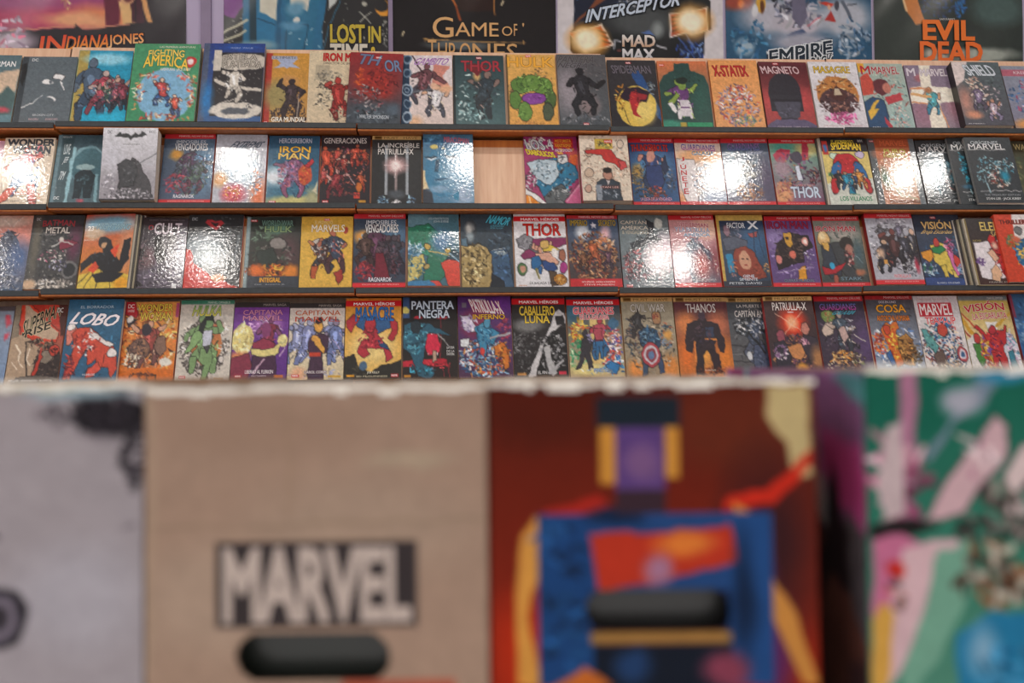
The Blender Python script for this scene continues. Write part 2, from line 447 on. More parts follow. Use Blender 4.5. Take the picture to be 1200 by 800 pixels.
B(1, 405, 469, 64.5, 'dark red hardcover with silver-blue jagged lettering and grey machinery below', '''
g A02C30 404850; b 50 45 36 24 A83028; b 50 86 60 18 48525C; s 60 42 30 22 130 4 C03830,7A2428,902C2C,581C22; s 34 66 32 20 90 3.6 30363E,6A6068,B0A8A8,8A4048; s 50 90 48 10 70 4 3C4650,5A6872,2C343C; s 18 34 9 12 16 4.5 E06030,C04828; b 86 80 10 8 506070
T 16 3 56 17 6E7898/2C2430 s-2 k8|TH;T 66 10 96 26 7486A8/2C2430 k-4|OR;m 48 5 12;T 24 88 78 93 C8D0D8 b8|WALTER SIMONSON''', L=1, sp='8A2C30', ry=2)
B(1, 470, 531, 66.5, 'white comic with a purple title, two leaping dark figures and ringed navy left band', '''
g E4D8DC DCC8C0; p D88878 62 12 96 16 80 30 98 50 62 44; b 20 94 20 8 E8B890; F 42 46 58 6A4048 4A4A58 7A4850 2; F 66 70 46 E0DCE0 484C5C E0B090 6; l 20 0 44 26 1.6 3A2028; l 20 54 62 48 1.2 6A7078; b 86 48 14 5 E8B088; e 64 44 6 4.5 E8B898
r -5 0 16 101 223C58; e 12 6 9 7 7890A8; e 12 6 6 4.6 223C58; e 12 26 9 7 7890A8; e 12 26 6 4.6 223C58; e 12 50 11 8.6 A0B4C8; e 12 50 8 6.4 223C58; e 12 50 5 4 A0B4C8; e 12 50 3.4 2.8 223C58; e 12 70 8 6 7890A8; e 12 70 5.6 4.4 223C58; e 12 88 10 8 A0B4C8; e 12 88 7 5.6 223C58; r 16.4 0 105 1 E0D8DC
T 27 4 92 14 9A5CA8>B890C8 k10 |GAMBITO''', sp='2A4460')
B(1, 532, 593, 66.5, 'dark teal comic with pale lightning and red title, left of a yellow cover', '''
g 2A4248 46686C; s 50 60 46 38 70 4.5 8CB8BC,26383C,C8E0E0,3A5A60; F 58 60 62 2C3A44 26323A 8A7068 15; s 60 50 22 22 60 4 28343C,3A4A54; b 46 30 7 6 D8A868; s 30 84 24 10 30 4 B8D4D4,7CA4A8; p 7A2028 20 12 70 14 46 30; r 0 0 4 100 1E262A
T 16 8 94 23 A83440/401820 |THOR;m 46 2.4 11''', sp='26363A')
B(1, 596, 655, 65.5, 'orange-yellow comic with a heap of green boulders around a purple patch, top shelf', '''
g E8B058 E8A850; s 66 36 26 16 70 4 A8804C,C89858,8A6A44; s 12 56 10 20 30 4 A88450,8A6C44; r 0 0 3 100 2A2626
s 46 96 40 3 30 3 A8703C,C88C48; e 28 44 20 11 5E8A3C 20 1; e 72 44 20 11 6A9440 -20 1; e 50 40 18 11 6A9440 0 1; e 16 64 12 12 5E8A3C 0 1; e 86 62 11 13 4E6A38 0 1; e 54 62 24 8 8A42A0 0 1; e 34 80 13 13 6A9440 0 1; e 80 80 10 12 4E5A44 0 1; s 46 42 34 14 60 3.6 7CA850,4C7430,90BC60,3E5C2C; s 26 78 10 14 18 3 7CA850,4C7430; s 84 52 8 14 20 3 7CA850,4C7430; s 54 61 16 4 16 2.6 A060B8,6A2C80
T 3 4 96 18 F0B040/7A4818 |HULK;m 40 .6 12''', sp='2A2626')
B(1, 657, 716, 65.5, 'grey rain-streaked comic with one crouching charcoal figure, top shelf', '''
g 5A585C 50585E; b 20 50 26 30 989098; b 60 70 20 14 8A7A7C; s 70 30 24 24 40 3.5 6C6468,48464A,807678; s 50 90 44 8 60 4 58606A,8A8C92,40464C; F 52 58 66 2C2C32 282A30 242428 18
T 4 2 78 12 4E4C50/74706F k6|PANTERA;T 4 12 64 19 4A484C/78747A k6|NEGRA;m 46 95 11''', sp='3C3C40')
B(1, 718, 776, 72, 'charcoal comic with a blue diagonal beam and large yellow disc low on it', '''
g 38363A 2C2C32; p 28508C 44 16 66 16 100 74 100 92; s 84 44 10 14 24 3 8A98A0,506880; e 52 68 40 30 E4C050; b 66 74 22 18 ECD070; s 22 56 12 18 30 4 B87828,503820,E8C868; p 2C2030 20 54 34 40 60 40 84 48 74 62 50 60 36 62; p B82830 44 46 56 46 62 56 52 76 60 86 44 80 38 60; p A02830 54 48 78 52 72 58 58 58; s 52 56 14 12 24 3 D84038,581820; l 26 74 36 94 .8 3A3028
T 8 8 88 20 6C6670/26242A k-4|SPIDERMAN;m 38 2.6 11''', sp='2A2A30')
B(1, 778, 837, 73, 'green-black silhouette cover with orange corners, top shelf', '''
g E07848 406050; p 2A4C48 -2 36 10 22 32 14 34 4 62 3 66 14 92 22 104 40 104 104 -2 104; b 80 60 18 30 2C5A50; s 60 26 30 10 24 3 1E3834,345C54; b 14 94 30 6 3A9078; F 46 64 60 6A3C78 E0DCE0 8CA848 31; p 6A3C78 38 44 58 44 56 56 40 56; r 38 58 56 82 DCD4DC; r 38 68 56 70 6A3C78; P 8CA848 14 62 34 46 38 52 22 66; p E8E4E4 14 64 22 62 30 74 26 78; e 46 36 9 8 7C9C44; e 46 30 11 5 1E2C28; r 34 91 46 100 B8A040; r 48 91 98 100 2A9868;m 4 5 10''', sp='C87048')
B(1, 840, 898, 72, 'orange comic with blood-red title and lilac crowd of tiny figures', '''
g F0A058 E8A060; s 50 66 42 30 260 4 9088A0,B0A0B0,C85040,E0D8D8,585070,D88848,786888; s 62 88 30 8 50 3.5 7080B0,D8B850,5A8A78; s 56 50 24 12 40 4 E8E4E8,C04848
T 8 8 78 24 C02428/701010 k-4|X-STATIX;T 12 96.5 90 98.5 A04820 b0|PETER MILLIGAN · MIKE ALLRED''', sp='D07840')
B(1, 900, 958, 74, 'maroon comic showing a dark helmet-like dome on red, top shelf', '''
g 5A2028 B84A48; b 50 60 60 22 C84848; e 46 50 34 34 2E2C36; r 13 50 79 74 32303A; p 4C4C5C 20 60 74 60 70 82 58 88 36 88 26 80; r 16 56 78 60 26242E; p 35323E 30 84 62 84 72 96 22 96; p 605878 -2 96 20 86 78 86 104 94 104 104 -2 104; s 48 74 18 8 14 4 56566A,3E3C4A; r 0 0 105 4 6A2830
T 4 7 82 18 D8BCC0/5A2028 k-4|MAGNETO;T 20 95.5 84 98.5 C0B4C0 b0|CULLEN BUNN · GABRIEL WALTA;m 30 1.6 11''', sp='5A2028')
B(1, 960, 1018, 74, 'white comic with a yellow title above an ornate round orange and pink emblem', '''
g E0DCE2 DAD6DC; e 50 50 42 28 C88040; s 50 40 42 20 120 3.6 D89848,B87038,6A4030,E8C890; e 50 60 38 20 54383C; s 50 58 34 18 90 4 4A3034,7A4A44,38282C,A07060; p 54302C 30 52 50 34 70 52 58 58 42 58; p C8B498 46 40 54 40 60 50 42 50; s 50 84 32 9 70 5 E070A8,D05890,F098C0,B84880; s 18 68 10 8 24 3 54383C,D8D4DA; s 84 66 10 8 24 3 54383C,D8D4DA
T 10 7 84 17 E0BC40/3A3014 |MASAGRE;T 10 94 88 97 C8A8B0 b0|JOE KELLY · ED McGUINNESS''', sp='D8D4DA')
B(1, 1019, 1073, 76, 'pale teal comic with a brown-haired profile in navy against a busy street', '''
g A8B8AC A0BCB8; s 60 50 40 46 140 4 90B0A8,D0D0C0,708C88,C86058; p D05040 0 22 20 14 30 30 24 48 0 50; r -2 -2 14 14 E8A830; e 44 36 18 13 6A3038; e 56 38 10 8 C87868; P 2C5078 0 60 20 52 44 56 48 80 40 104 0 104; p E8B840 4 74 26 56 34 56 20 70 30 70 8 86; p C84048 48 52 84 44 86 56 52 64; s 74 82 20 18 60 3.5 E0C0B8,90C0C0,C8A8A0,5C8C98; p C03848 38 80 52 96 48 100 36 90
T 6 4 26 17 B82838 |M;T 30 5 90 16 A82838/E8E0D8 |MARVEL;T 8 96 24 98.5 E0E8F0 b0|PANINI''', sp='9AAEA6')
B(1, 1075, 1129, 78, 'lilac comic split by a glowing white cross of light, top shelf', '''
g 8A7890 948090; b 30 20 12 6 B06870; b 20 76 24 22 9C7084; b 88 66 18 20 A87888; p F4EAD8 34 -2 58 -2 52 34 102 36 102 56 62 60 66 104 30 104 34 60 -2 60 6 36 28 34; b 46 48 26 12 FFF6E8; l 4 38 34 36 2 E0905C; l 2 58 34 60 1.6 E0905C; l 60 64 72 104 1.6 E8A068; F 48 60 42 50A8B0 3888A8 E0A880 13; l 6 46 44 50 3.4 E8B070; b 42 40 8 5 B87850
T 4 5 22 17 DCD4DC |M;T 34 6 92 17 E4DCE0/A08C9C |MARVEL;T 20 97 84 98.8 E8E0E4 b0|G. WILLOW WILSON''', sp='8A7890')
B(1, 1133, 1190, 76.5, 'thick album with red-tipped black spine side, second from the right end of the top shelf', '''
g 546468 54545E; p E0D0CC -2 -2 34 -2 18 30 -2 40; b 12 62 14 20 C08878; s 40 40 20 16 60 3.6 D8B49C,5A4A50,B89080,E8D8C8; s 66 62 22 26 70 4 4A4C50,8A7884,D8C8C8; F 40 62 40 7A6888 544C60 D8C0B4 17; F 66 80 34 C8B0C0 8A80A0 C89078 19; b 24 84 16 6 D89070; s 80 36 14 14 20 3 3C4C4C,5C6C6C
T 26 5 86 22 D4DCE4/5A6A72 k-12|SHIELD;T 6 97 40 98.8 E0DCE0 b0|JIM STERANKO''', L=1, t=.034, sp='1C1816')
B(1, 1191, 1250, 79, 'blue and rose cover cut off at the far right of the top shelf', '''
g 9098A8 8888A0; r -2 6 104 16 C06478; s 40 50 34 30 90 4.5 3C70A8,A84868,5878A8,C8B8C8; b 30 92 30 8 E8A058; s 60 76 30 12 40 4 4C6890,7A5878
T 24 8.5 96 13 E8D8DC b0|KREE · SKRULL''')

# ---- second shelf
B(2, -62, 8, 167, 'pink and white cover mostly hidden behind its neighbour at the left end', 'g E0A8C0 F0E0DC; b 90 50 30 30 F8F0F0; l 40 88 100 90 1 D8A060', w=1, gl=(0, 205))
B(2, -7, 54, 163.5, 'cream comic with a running figure in blue shorts and charcoal block title, under strong glare', '''
g E4D0B8 E0CCB0; T 6 2 98 12 404850/303840 |WONDER;T 18 13 92 24 404850/303840 |WOMAN; F 50 58 76 D8707C 3870A0 D86050 41; P 3870A0 30 54 62 54 70 70 52 68 40 72 24 74; P E06048 24 74 38 74 20 94 0 104 -4 96; P D86058 56 66 70 68 80 100 66 100; e 70 18 9 9 D87078; s 78 90 8 8 12 3 5A4840,C86848
T 28 81 70 85.5 C84848 b4|SANGRE;T 24 86 72 88 8A6A58 b0|BRIAN AZZARELLO;T 14 94 80 96 5A4A40 b0|CLIFF CHIANG · TONY AKINS;T 86 24 95 28 3A4048 b10|DC''', L=1, gl=(26, 203), w=1, sp='D8C8B0')
B(2, 57, 119, 157.5, 'slate-teal album with pale ring arc and umbrella shape, left of the grey box set', '''
g 4C6874 56727C; r 0 0 8 100 6C8C98; r 10 0 32 100 466068; e 62 44 34 28 7CA8B4; e 64 46 31 26 4A7884; b 64 60 24 26 3C6470; l 34 20 30 98 3 98C8D4; l 84 60 86 96 3 88B8C4; e 60 48 18 4.6 98B8BC; P 22343C 42 58 56 52 70 52 80 60 76 92 66 92 60 72 56 92 44 92; s 60 74 16 16 30 3 2C444C,4C6C78; b 58 96 7 3 C05868
T 14 14 26 29 D0DCE0 |LOVE;T 16 33 24 44 D0DCE0 k4|JEFF;T 12 54 22 66 D0DCE0 k4|TIM;T 8 90 18 94 E8F0F4 |DC;T 8 2 26 5 D0DCE0 b0|ABSOLUTE''', w=1, sp='7898A4')
B(2, 115, 180, 150.5, 'thick light grey box set standing proud of the second shelf', '''
g D8D8E0 A8A4AC; b 50 80 56 24 9C98A0; b 20 40 18 20 C8C8D2; P 505054 38 60 56 42 70 50 78 62 90 76 96 96 70 98 30 98 34 80; P 484A4E 30 52 44 44 60 48 66 62 60 80 36 84 34 66; l 66 50 104 34 .8 606468; s 52 62 16 16 30 4 404246,5A5C60; s 50 92 42 8 120 3 5C5C60,C4C0C8,88848C; s 16 76 12 12 30 3 8C8A94,C8C6D0; e 88 50 6 3.6 B8B8C0; r -2 98 104 104 3A3840; p 3A3C40 20 12 30 5 34 9 42 6 50 11 58 6 66 9 70 4 80 10 70 13 56 13 50 18 44 13 32 13
T 38 21.5 68 24 606468 b0|EDICIÓN OMNIBUS;T 8 4 16 8 4A4C50 b12|DC;T 84 4 96 7 606468 b0|ECC''', L=.5, t=.045, sp='504C50', ln=12)
B(2, 185, 246, 159, 'red-bordered comic with crowded blue-grey battle, under wrinkled wrap on the second shelf', '''
g 4C6078 4A5C78; b 80 50 24 34 5C88A8; b 26 30 12 8 D89838; F 48 56 66 58405C 603450 50505C 22; F 66 66 50 4A5C58 6A3C50 544C58 23; s 30 72 20 16 60 4 A83848,78405C,C05060; s 56 60 34 30 140 3.6 3C4858,6A7084,384450,5A7860; s 78 34 16 8 30 3 7CA8CC,5888B0
N;T 24 9 82 14 C8D0D8 b6|IMPOSIBLES;T 22 14 86 24 D8DCE0/404858 |VENGADORES;T 28 87 68 92 E8E8F0 b10|RAGNAROK''', w=1, sp='C03844')
B(2, 248, 309, 160, 'silver-white comic with red and orange lower corners, blown out by a round glare', '''
g B8BCC8 B4B8C4; b 48 50 36 26 98B4C8; s 50 40 36 24 80 4 90A8B8,C8D8E4,7898AC; b 12 66 14 10 E8A868; b 40 86 22 14 D0485C; s 36 84 18 10 50 4 C03850,E07060,E8A040; b 88 88 14 22 E87848; s 80 70 12 20 40 4 4888B0,C8D0DC,E87848
T 32 10 90 20 485868 k14|EXTREMIS;T 22 96.5 74 98.5 F0F0F4 b0|WARREN ELLIS''', w=1, gl=(279, 190), sp='C83C40')
B(2, 311, 372, 161, 'deep blue comic with mauve robot-like shape and yellow blocky title', '''
g 2C5878 3C7894; b 20 60 30 14 B8D0DC; b 50 96 50 7 C8C078; b 90 92 14 14 A8A880; s 50 50 44 40 60 4 3878A0,285070,5C98B4; F 50 62 60 8A5A80 8C5074 906080 33; s 40 56 20 20 70 4 A080A0,6A6C98,B86878; e 74 58 13 15 D05838; s 74 60 10 12 30 3.6 E08838,C03C30; P C83840 72 44 86 34 90 38 80 48; b 12 62 12 7 E0E8F0; p D0C8A8 98 66 98 86 88 82
T 20 4 84 11 C8CCDC |HEROESREBORN;T 22 16 82 25 E8B848/5A3818 |IRON;T 20 26 80 35 E8C870/5A3818 |MAN;m 6 95.5 13''', w=1, sp='B03840')
B(2, 374, 433, 161, 'charcoal comic with scattered orange-red figures under a spaced white title', '''
g 302C32 302E34; F 12 40 40 C84830 B83C2C C86040 51; F 30 34 26 A83C34 903430 C07050 52; F 46 46 30 983830 7A3034 D0A090 53; F 68 32 32 B84430 A03830 C06048 54; F 90 34 22 A84030 983428 C86840 55; F 28 74 40 8A3038 7A2C38 D8A098 56; F 84 70 26 B05030 983830 B86850 57; e 78 76 6 6 D07030; F 6 62 24 A84848 B83C2C C0706C 58; s 50 50 46 34 110 3 6C3034,A84838,4A2C34,783C50,C86C58; r 68 84 80 92 D84838; r -2 93 104 104 302E34; r 78 95 92 98 C89030; l 54 56 70 72 .8 C8A8A8; s 50 86 30 2 24 3 8A4040,5A3038
T 5 3.4 92 11.4 DCD4D0 b10|GENERACIONES;m 6 95 12''', w=1, sp='B83038')
B(2, 435, 494, 161, 'near-black comic with one bright star between two pale vertical bars', '''
g 343638 303234; r 26 14 32 86 A0A8B0; r 46 20 51 86 988888; r 68 14 74 86 A0A8B0; b 48 44 22 12 C09898; b 48 44 9 7 FFF4F0; l 24 44 74 44 .5 F0D8D8; l 48 28 48 62 .8 F8E8E8; l 36 36 60 52 .5 E8C8C8; l 60 36 36 52 .5 E8C8C8; b 50 86 16 6 505860; s 22 94 10 6 26 3 A0C4E0,3C4C60,5888B0; s 78 94 10 6 26 3 A0C4E0,3C4C60,5888B0; s 50 96 8 1.6 10 3 D8D8DC
U;T 12 9 96 17.6 DCD8D4 b10|LA INCREÍBLE;T 12 19 84 27.6 DCD8D4 b10|PATRULLA-X''', sp='C8A070')
B(2, 496, 556, 155.5, 'blue-washed painted portrait cover, left of the empty bay', '''
g 487C9C 4C84A8; p E8D0A0 -4 52 10 56 16 80 2 84; p 38404C -4 80 16 80 22 102 -4 102; e 46 50 42 42 3880A8 8; b 62 50 26 30 6CA0C0; b 30 14 34 8 3C6C94; s 30 8 34 7 50 4.5 34608A,4C88B0,5C98C0; e 18 36 10 2 D0E0EC -4; e 16 34 13 1.4 1C3848; e 55 35 10 2.2 D0E0EC 6; e 55 32.4 14 1.4 204054 6; p 28506C 26 38 34 36 30 56 22 54; b 40 58 8 4 78A8C4; e 36 66 14 1.8 2A5878; e 36 69 12 1.6 6CA0C0; b 32 80 20 5 80A8C8; b 80 88 18 16 98B0CC; p 2080A8 56 92 72 82 70 98; l 96 50 84 90 2 84A8C4; e 22 19 7 3 D8C468 ; e 40 20 4 2 C8C8A8
T 42 5 92 13 C84848>D890A0/5878A0 s-3|MIRACLEMAN''', L=1, t=.018, w=1, gl=(550, 188), sp='88A0B0')
B(2, 617, 681, 157.5, 'crowded comic with chrome mask, flames and magenta ground, right of the empty bay', '''
g A02868 A8406C; s 80 30 20 14 30 4 E8A028,D84020,F0C850; b 92 36 10 12 E06028; P 2878A0 20 38 60 32 96 44 98 62 70 80 34 90 20 70; s 60 62 32 24 90 4 1C4C6C,2C88B0,3C3C44,88A8B8; P B8CCD8 4 40 26 34 60 36 62 58 44 72 20 62; s 34 50 24 14 60 3.4 8CA4B4,E0E8EC,5C7484,A8BCC8; P D8D8D8 62 28 78 28 80 38 70 42 62 38; s 70 34 5 4 10 2.4 303038; P 5C6468 34 88 66 70 90 96 86 102 40 102; s 62 88 22 12 50 3 34383C,8A9094,B8BCBC; P D06090 70 96 102 66 102 102 76 102; l 74 96 100 72 .8 E8B0C8; p E88828 -2 86 20 86 40 102 -2 102; l 4 88 8 102 1 FFD8A0; l 16 88 26 102 1 FFD8A0; P E8E8E8 -2 76 20 86 40 100 34 102 10 88 -2 84; s 10 66 12 14 40 3 C8CCD0,34383C; s 26 10 24 8 40 5 D0C8B8,8898B0,E8DCC8; r 56 3 92 17 C82028; r 57 10 91 11 F0A030
T 4 4 54 20 D8DCE0/38404C k-6|LOS 4;T 4 19 56 29 E8D040/8A7010 k-6 s-5|DIABÓLICOS;T 59 4.5 89 9 F0C040 b4|MOTORISTA;T 59 11.6 89 16 F0C040 b4|FANTASMA;T 58 18.4 90 23 E8E0E8 b0|WALTER SIMONSON''', w=1, sp='801C50')
B(2, 684, 742, 151.5, 'thick cream album patterned with tiny sketches around a suited man portrait', '''
g E0D0BC DCCCB8; s 50 50 50 50 330 3 C8A890,B89078,E8DCCC,D8B8A0,9C7C68; e 18 26 8 6 C8A890 0 1; e 16 58 9 7 D0B49C 0 1; e 12 82 7 6 C8A08C 0 1; e 84 14 7 6 D8C4B0 0 1; P C83430 10 24 36 22 48 20 64 22 74 34 90 42 92 50 82 52 70 44 52 40 44 30 14 28; P D04848 78 40 92 40 94 50 82 54; r 32 5 68 21 C8A840; s 50 13 15 6 34 3 3A3430,D8C060,587048; r 52 7 68 12 D03030
P 34404C 30 72 42 68 62 68 76 74 80 100 28 100; P D0C8C8 48 68 58 68 54 78; e 53 60 9 9 B88470 0 1; e 53 54 9.6 5 2A2624; r 34 77 76 83 4A3C40; p 8A94A0 28 76 40 76 40 100 30 100; s 52 90 20 6 24 3 A8B0BC,54606C
T 53 8 67 11 FFFFFF b0|MARVEL;T 36 78.6 74 81.4 D8A8A0 b4|STAN LEE''', L=1, t=.034, w=1, sp='A83040')
B(2, 743, 797, 163, 'red-bordered comic with a navy-suited blond figure over rocky heads', '''
g 2C4C80 2C5888; b 50 40 40 20 4880B0; b 14 50 10 10 B89048; s 18 60 16 20 60 4 6A5A3C,38404C,A8884C; s 82 60 14 20 50 4 50586C,2C3C50,8890A0; F 48 50 60 2C4070 283C60 C88878 61; P 2C4074 36 42 66 40 72 66 60 78 40 74 32 60; e 46 27 9 9 D09080; s 50 82 28 10 90 3.6 A03830,6A2C28,D87848,3C3838; s 24 84 20 8 40 3 405868,2C3438; P 243454 66 42 80 26 82 48 74 54
N;T 5 10 86 20 C83C34/6A1C20 a1|THUNDERBOLTS;T 16 88 84 92.5 E0A0B8 b4|LA LISTA DE LA VENGANZA''', w=1, sp='C03844')
B(2, 798, 853, 164.5, 'peach and white comic with red letters running down its left side', '''
g E8D0C0 C8B8B8; s 60 66 42 34 120 5 B8C8D4,98A8B8,D8DCE4,A8B8C8; b 50 26 46 10 E8A870; b 12 94 20 14 E8A068; P E4DCDC 2 30 38 32 44 56 36 96 14 98 4 60; s 42 66 14 20 40 4 C8C0C0,7888A0,D8A890; b 80 90 30 14 8C9CB8
N;T 14 9 88 18 4868A8>B85890/E0D0D8 s-2|GUARDIANES;T 36 19 84 25 3888A8 |GALAXIA;T 10 28 18 34 C03030 |J;T 8 38 20 46 C03030 |Ú;T 8 48 20 55 C03030 |N;T 9 57 19 64 C03030 |E;T 9 66 20 73 C03030 |T;T 10 75 20 83 C03030 |E''', w=1, gl=(842, 206), sp='C83C48')
B(2, 854, 910, 164, 'steel-blue comic with a small fox-brown gang at the bottom, glare at its left', '''
g 4C6478 5C5C74; b 16 50 24 26 98B0C0; s 40 30 34 20 60 4 5C7C90,3C5064,7890A4; F 50 50 28 50606C 3C4854 8A7C74 62; s 50 54 26 5 40 3 384450,8A8478,C0B8A8; s 48 80 30 12 110 3.6 C88858,7A4834,E0C098,A06038,403840; b 88 60 14 30 544C68
N;T 14 7.6 82 18 A070A8>6078B0/3C4C60 |GUARDIANES;T 56 18 86 24 98A0B8 k12|GALAXIA;T 24 90 80 93 C8B8C0 b0|BRIAN M. BENDIS''', w=1, gl=(858, 205), sp='B83844')
B(2, 912, 968, 164.5, 'multicoloured comic with crimson dragon-like curves and silver-white title low down', '''
g 70B898 8A5878; b 80 16 26 10 C8C080; b 30 12 20 10 50A898; p C04058 4 24 24 14 44 16 40 28 20 40 8 34; p B83850 70 4 84 8 80 30 64 34; s 50 50 44 30 150 4.4 7A5078,A84858,584468,C08858,403850; b 20 44 18 12 A8909C; s 84 56 14 14 40 4 343040,6A3844; b 14 84 20 14 E0A070; s 20 78 18 14 40 4 E0A880,C07858,A85C60; e 55 28 12 9 504C5C; P D8E0F0 50 40 58 40 60 62 50 62
N;T 32 72 92 88 D0DCEC/7088A0 |THOR;T 44 68 80 71.5 E0B0B0 b0|LA DIOSA DEL TRUENO''', w=1, sp='B83844')
B(2, 974, 1029, 160, 'yellow comic with big red and blue ovals over little people, top of a small stack', '''
g E0C468 DCCC80; r -2 -2 104 21 26242A; p D0D4C8 -2 70 104 60 104 104 -2 104; r 2 5 14 26 C83830; e 8 16 4 6 3868A8; e 24 28 9 4.6 C8E0C8 0 1; e 82 26 10 4.6 C8B8D8 0 1; e 48 40 28 16 C82830 0 1; e 24 50 10 14 2868A8 20 1; e 76 50 10 14 2868A8 -20 1; e 16 72 8 12 C82830 10 1; e 86 72 8 12 C82830 -10 1; s 48 40 20 10 26 3 D84038,A01C24; P 1888A8 44 54 56 54 56 84 46 84; F 28 66 28 2A2A30 2A3440 A87860 63; F 42 68 28 2888A8 245880 C09070 64; F 64 66 26 2A3C60 2A3440 C09880 65; F 74 64 28 D88838 C87830 E0B080 66; s 10 56 6 3 10 2.6 3A8050
T 24 3.6 72 8.4 E0C848 b6|EL ASOMBROSO;T 22 9 86 19.6 F0D040/5A4408 a2 s-1|SPIDERMAN;T 82 3 92 6.6 D8D8D8 b0|001;T 22 88 90 94.6 1C8858 |LOS VILLANOS;T 44 84 66 87 1C8858 b6|CONTRA''', t=.008, n=3, nd=-1, sp='D0D0CC')
B(2, 1030, 1086, 161.5, 'silver-framed orange comic with a white oval swirl, second shelf', '''
g C87850 C88868; r -2 -2 14 104 5C6468; r 88 -2 104 104 707A80; r 14 -2 88 14 B85838; b 40 24 30 8 D87850; s 50 50 36 30 60 5 E0A880,D08860,E8C0A0; b 60 62 26 24 E8E0D0; l 26 56 50 84 2 C8D4B8; l 50 84 82 90 1.6 D8D8B8; b 24 60 8 14 587860; r 24 92 88 97 8A5840
T 26 3 82 11 D87048 |MARVEL;T 32 16 78 23 E0D070/8A6030 |PURO;T 30 23.5 80 29 D8C868/8A6030 |HIERRO;m 4 3 10''', w=1, gl=(1062, 203), sp='788088')
DK = '''g 3E4448 3A4044; s 40 46 26 16 70 3 8CC8D8,4C90A8,A8C8D0; s 74 44 20 14 50 3 78B8C8,C8DCE0,4C90A8; s 56 62 24 16 70 3.6 D8CCC0,886048,A84840,E8E4DC,5C4038; b 70 60 9 8 2090B0; l 2 19.5 84 19.5 .7 D8D8D8; l 10 82 96 82 .7 D8D8D8; l 24 58 30 84 1.2 A8D0DC; s 22 58 12 12 30 2.4 88C4D4,3E4448
T 12 4.6 72 11 C8D0D4 b0|ORÍGENES;T 6 10.4 84 18.8 E4E4E4 b6|MARVEL;T 16 86.6 92 89.6 98A0A4 b0|THE TREASURY EDITION;T 18 92 92 96.4 E0E4E4 b6|STAN LEE · JACK KIRBY'''
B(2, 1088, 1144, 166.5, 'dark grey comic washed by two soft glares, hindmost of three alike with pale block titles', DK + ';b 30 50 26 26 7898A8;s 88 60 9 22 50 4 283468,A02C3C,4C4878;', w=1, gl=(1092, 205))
B(2, 1127, 1182, 162.5, 'dark grey comic with cyan scribble, middle of three alike with pale block titles', DK + ';r 8 24 60 78 3A4044;s 24 44 8 24 50 3 30A8C8,58B8D0,2888A8;b 24 74 14 3 3C6C88;', L=2, sp='8A8A88')
B(2, 1148, 1203, 162.5, 'dark grey comic with pale blue figures round a brown hero, foremost of three alike', DK, L=4, sp='8A8A88')
B(2, 1202, 1258, 167, 'olive and green cover cut off at the right end of the second shelf', 'g 4A4838 5C6448; s 40 50 40 40 120 4 6C7850,3C3C30,98885C,48604C;T 6 5 80 14 D0C088 |WAKANDA')

# ---- third shelf
B(3, -40, 26, 254.5, 'sunset-pink comic with a slate rocky mass, leftmost on the third shelf', '''
g E8A088 405878; b 70 30 40 16 E89080; b 30 8 60 8 D8C0B0; P 4C5468 44 30 64 22 80 36 84 48 74 56 78 80 50 98 40 60 46 40; s 60 56 26 36 140 4.4 3C4658,5C6880,8A94A8,2C3444; b 84 56 18 20 4C6898; s 60 90 40 12 60 4 5C6880,A0A4B0,3C4658; l 40 4 60 14 .7 F0E0D8; l 80 2 66 14 .7 F0E0D8''', w=1, gl=(-30, 300))
B(3, 26, 88, 249.5, 'black comic with pale wheels, white rubble low down and faded red title', '''
g 3C4044 484848; s 50 50 46 40 200 4 2C3034,54585C,3A3C40,747470; b 86 40 12 20 6C3450; b 12 40 8 40 686458; P 8A2C44 54 34 74 34 94 38 80 44 60 48; s 50 30 34 10 30 4 282C30; l 44 44 60 36 1.4 C8C8C4; l 60 36 84 40 1.2 C8C8C4; e 60 34 4.6 3.6 D0C8C0; s 44 56 30 10 50 3 D8D0C8,5C5C5C,C86888; e 84 74 16 12 787878; e 84 74 12 9 303438; s 60 68 16 8 40 3 D0D0E0,8080B0,3C3C48; s 50 93 50 6 160 3 D8D0C4,B0A8A0,605C58,E8E0D4; b 10 94 14 6 D8B490
T 20 8 82 16 A83C44 a1.5|BATMAN;T 28 17 74 25 D8D0C8/5C5450 |METAL;T 7 4 15 7.6 D8DCE0 b8|DC;T 28 26 48 28 B0A8A8 b0|SCOTT SNYDER''', w=1, sp='484C50')
B(3, 89, 149, 252, 'orange-red comic with a sprawled black acrobat over yellow rays, top of a stack', '''
g C84C38 E09828; b 50 14 60 12 70A0B8; b 20 26 20 8 C8A888; b 90 50 16 30 D89068; p E0C040 -2 82 50 74 104 84 104 104 -2 104; l 10 104 30 76 .8 2A2420; l 36 104 44 78 .8 2A2420; l 0 94 20 78 .8 2A2420; l 66 104 60 80 .8 2A2420; b 88 94 16 8 E8A020; P 1E2228 2 66 24 54 44 52 40 40 34 34 44 32 56 36 60 46 78 66 84 36 96 34 96 60 84 78 60 84 40 74 24 66 4 78; e 40 38 9 7 22262C 0 1; e 43 42 5 4 D8A878; p E04828 18 76 30 64 40 72 28 80; p E84C28 56 50 74 40 70 60; P 1C2026 26 82 60 78 90 82 70 92 40 92; s 46 60 26 10 20 3.4 34404C,181C22
T 26 13 92 21 90B4C0/486878 k4 s-2|NIGHTWING;T 6 16 18 22 F0E8E0 |23;T 2 28 22 30 F0D8C0 b0|HIGGINS;T 2 34 22 36 F0D8C0 b0|BARROWS''', w=1, t=.006, n=5, nd=1, gl=(128, 259), sp='B0A898')
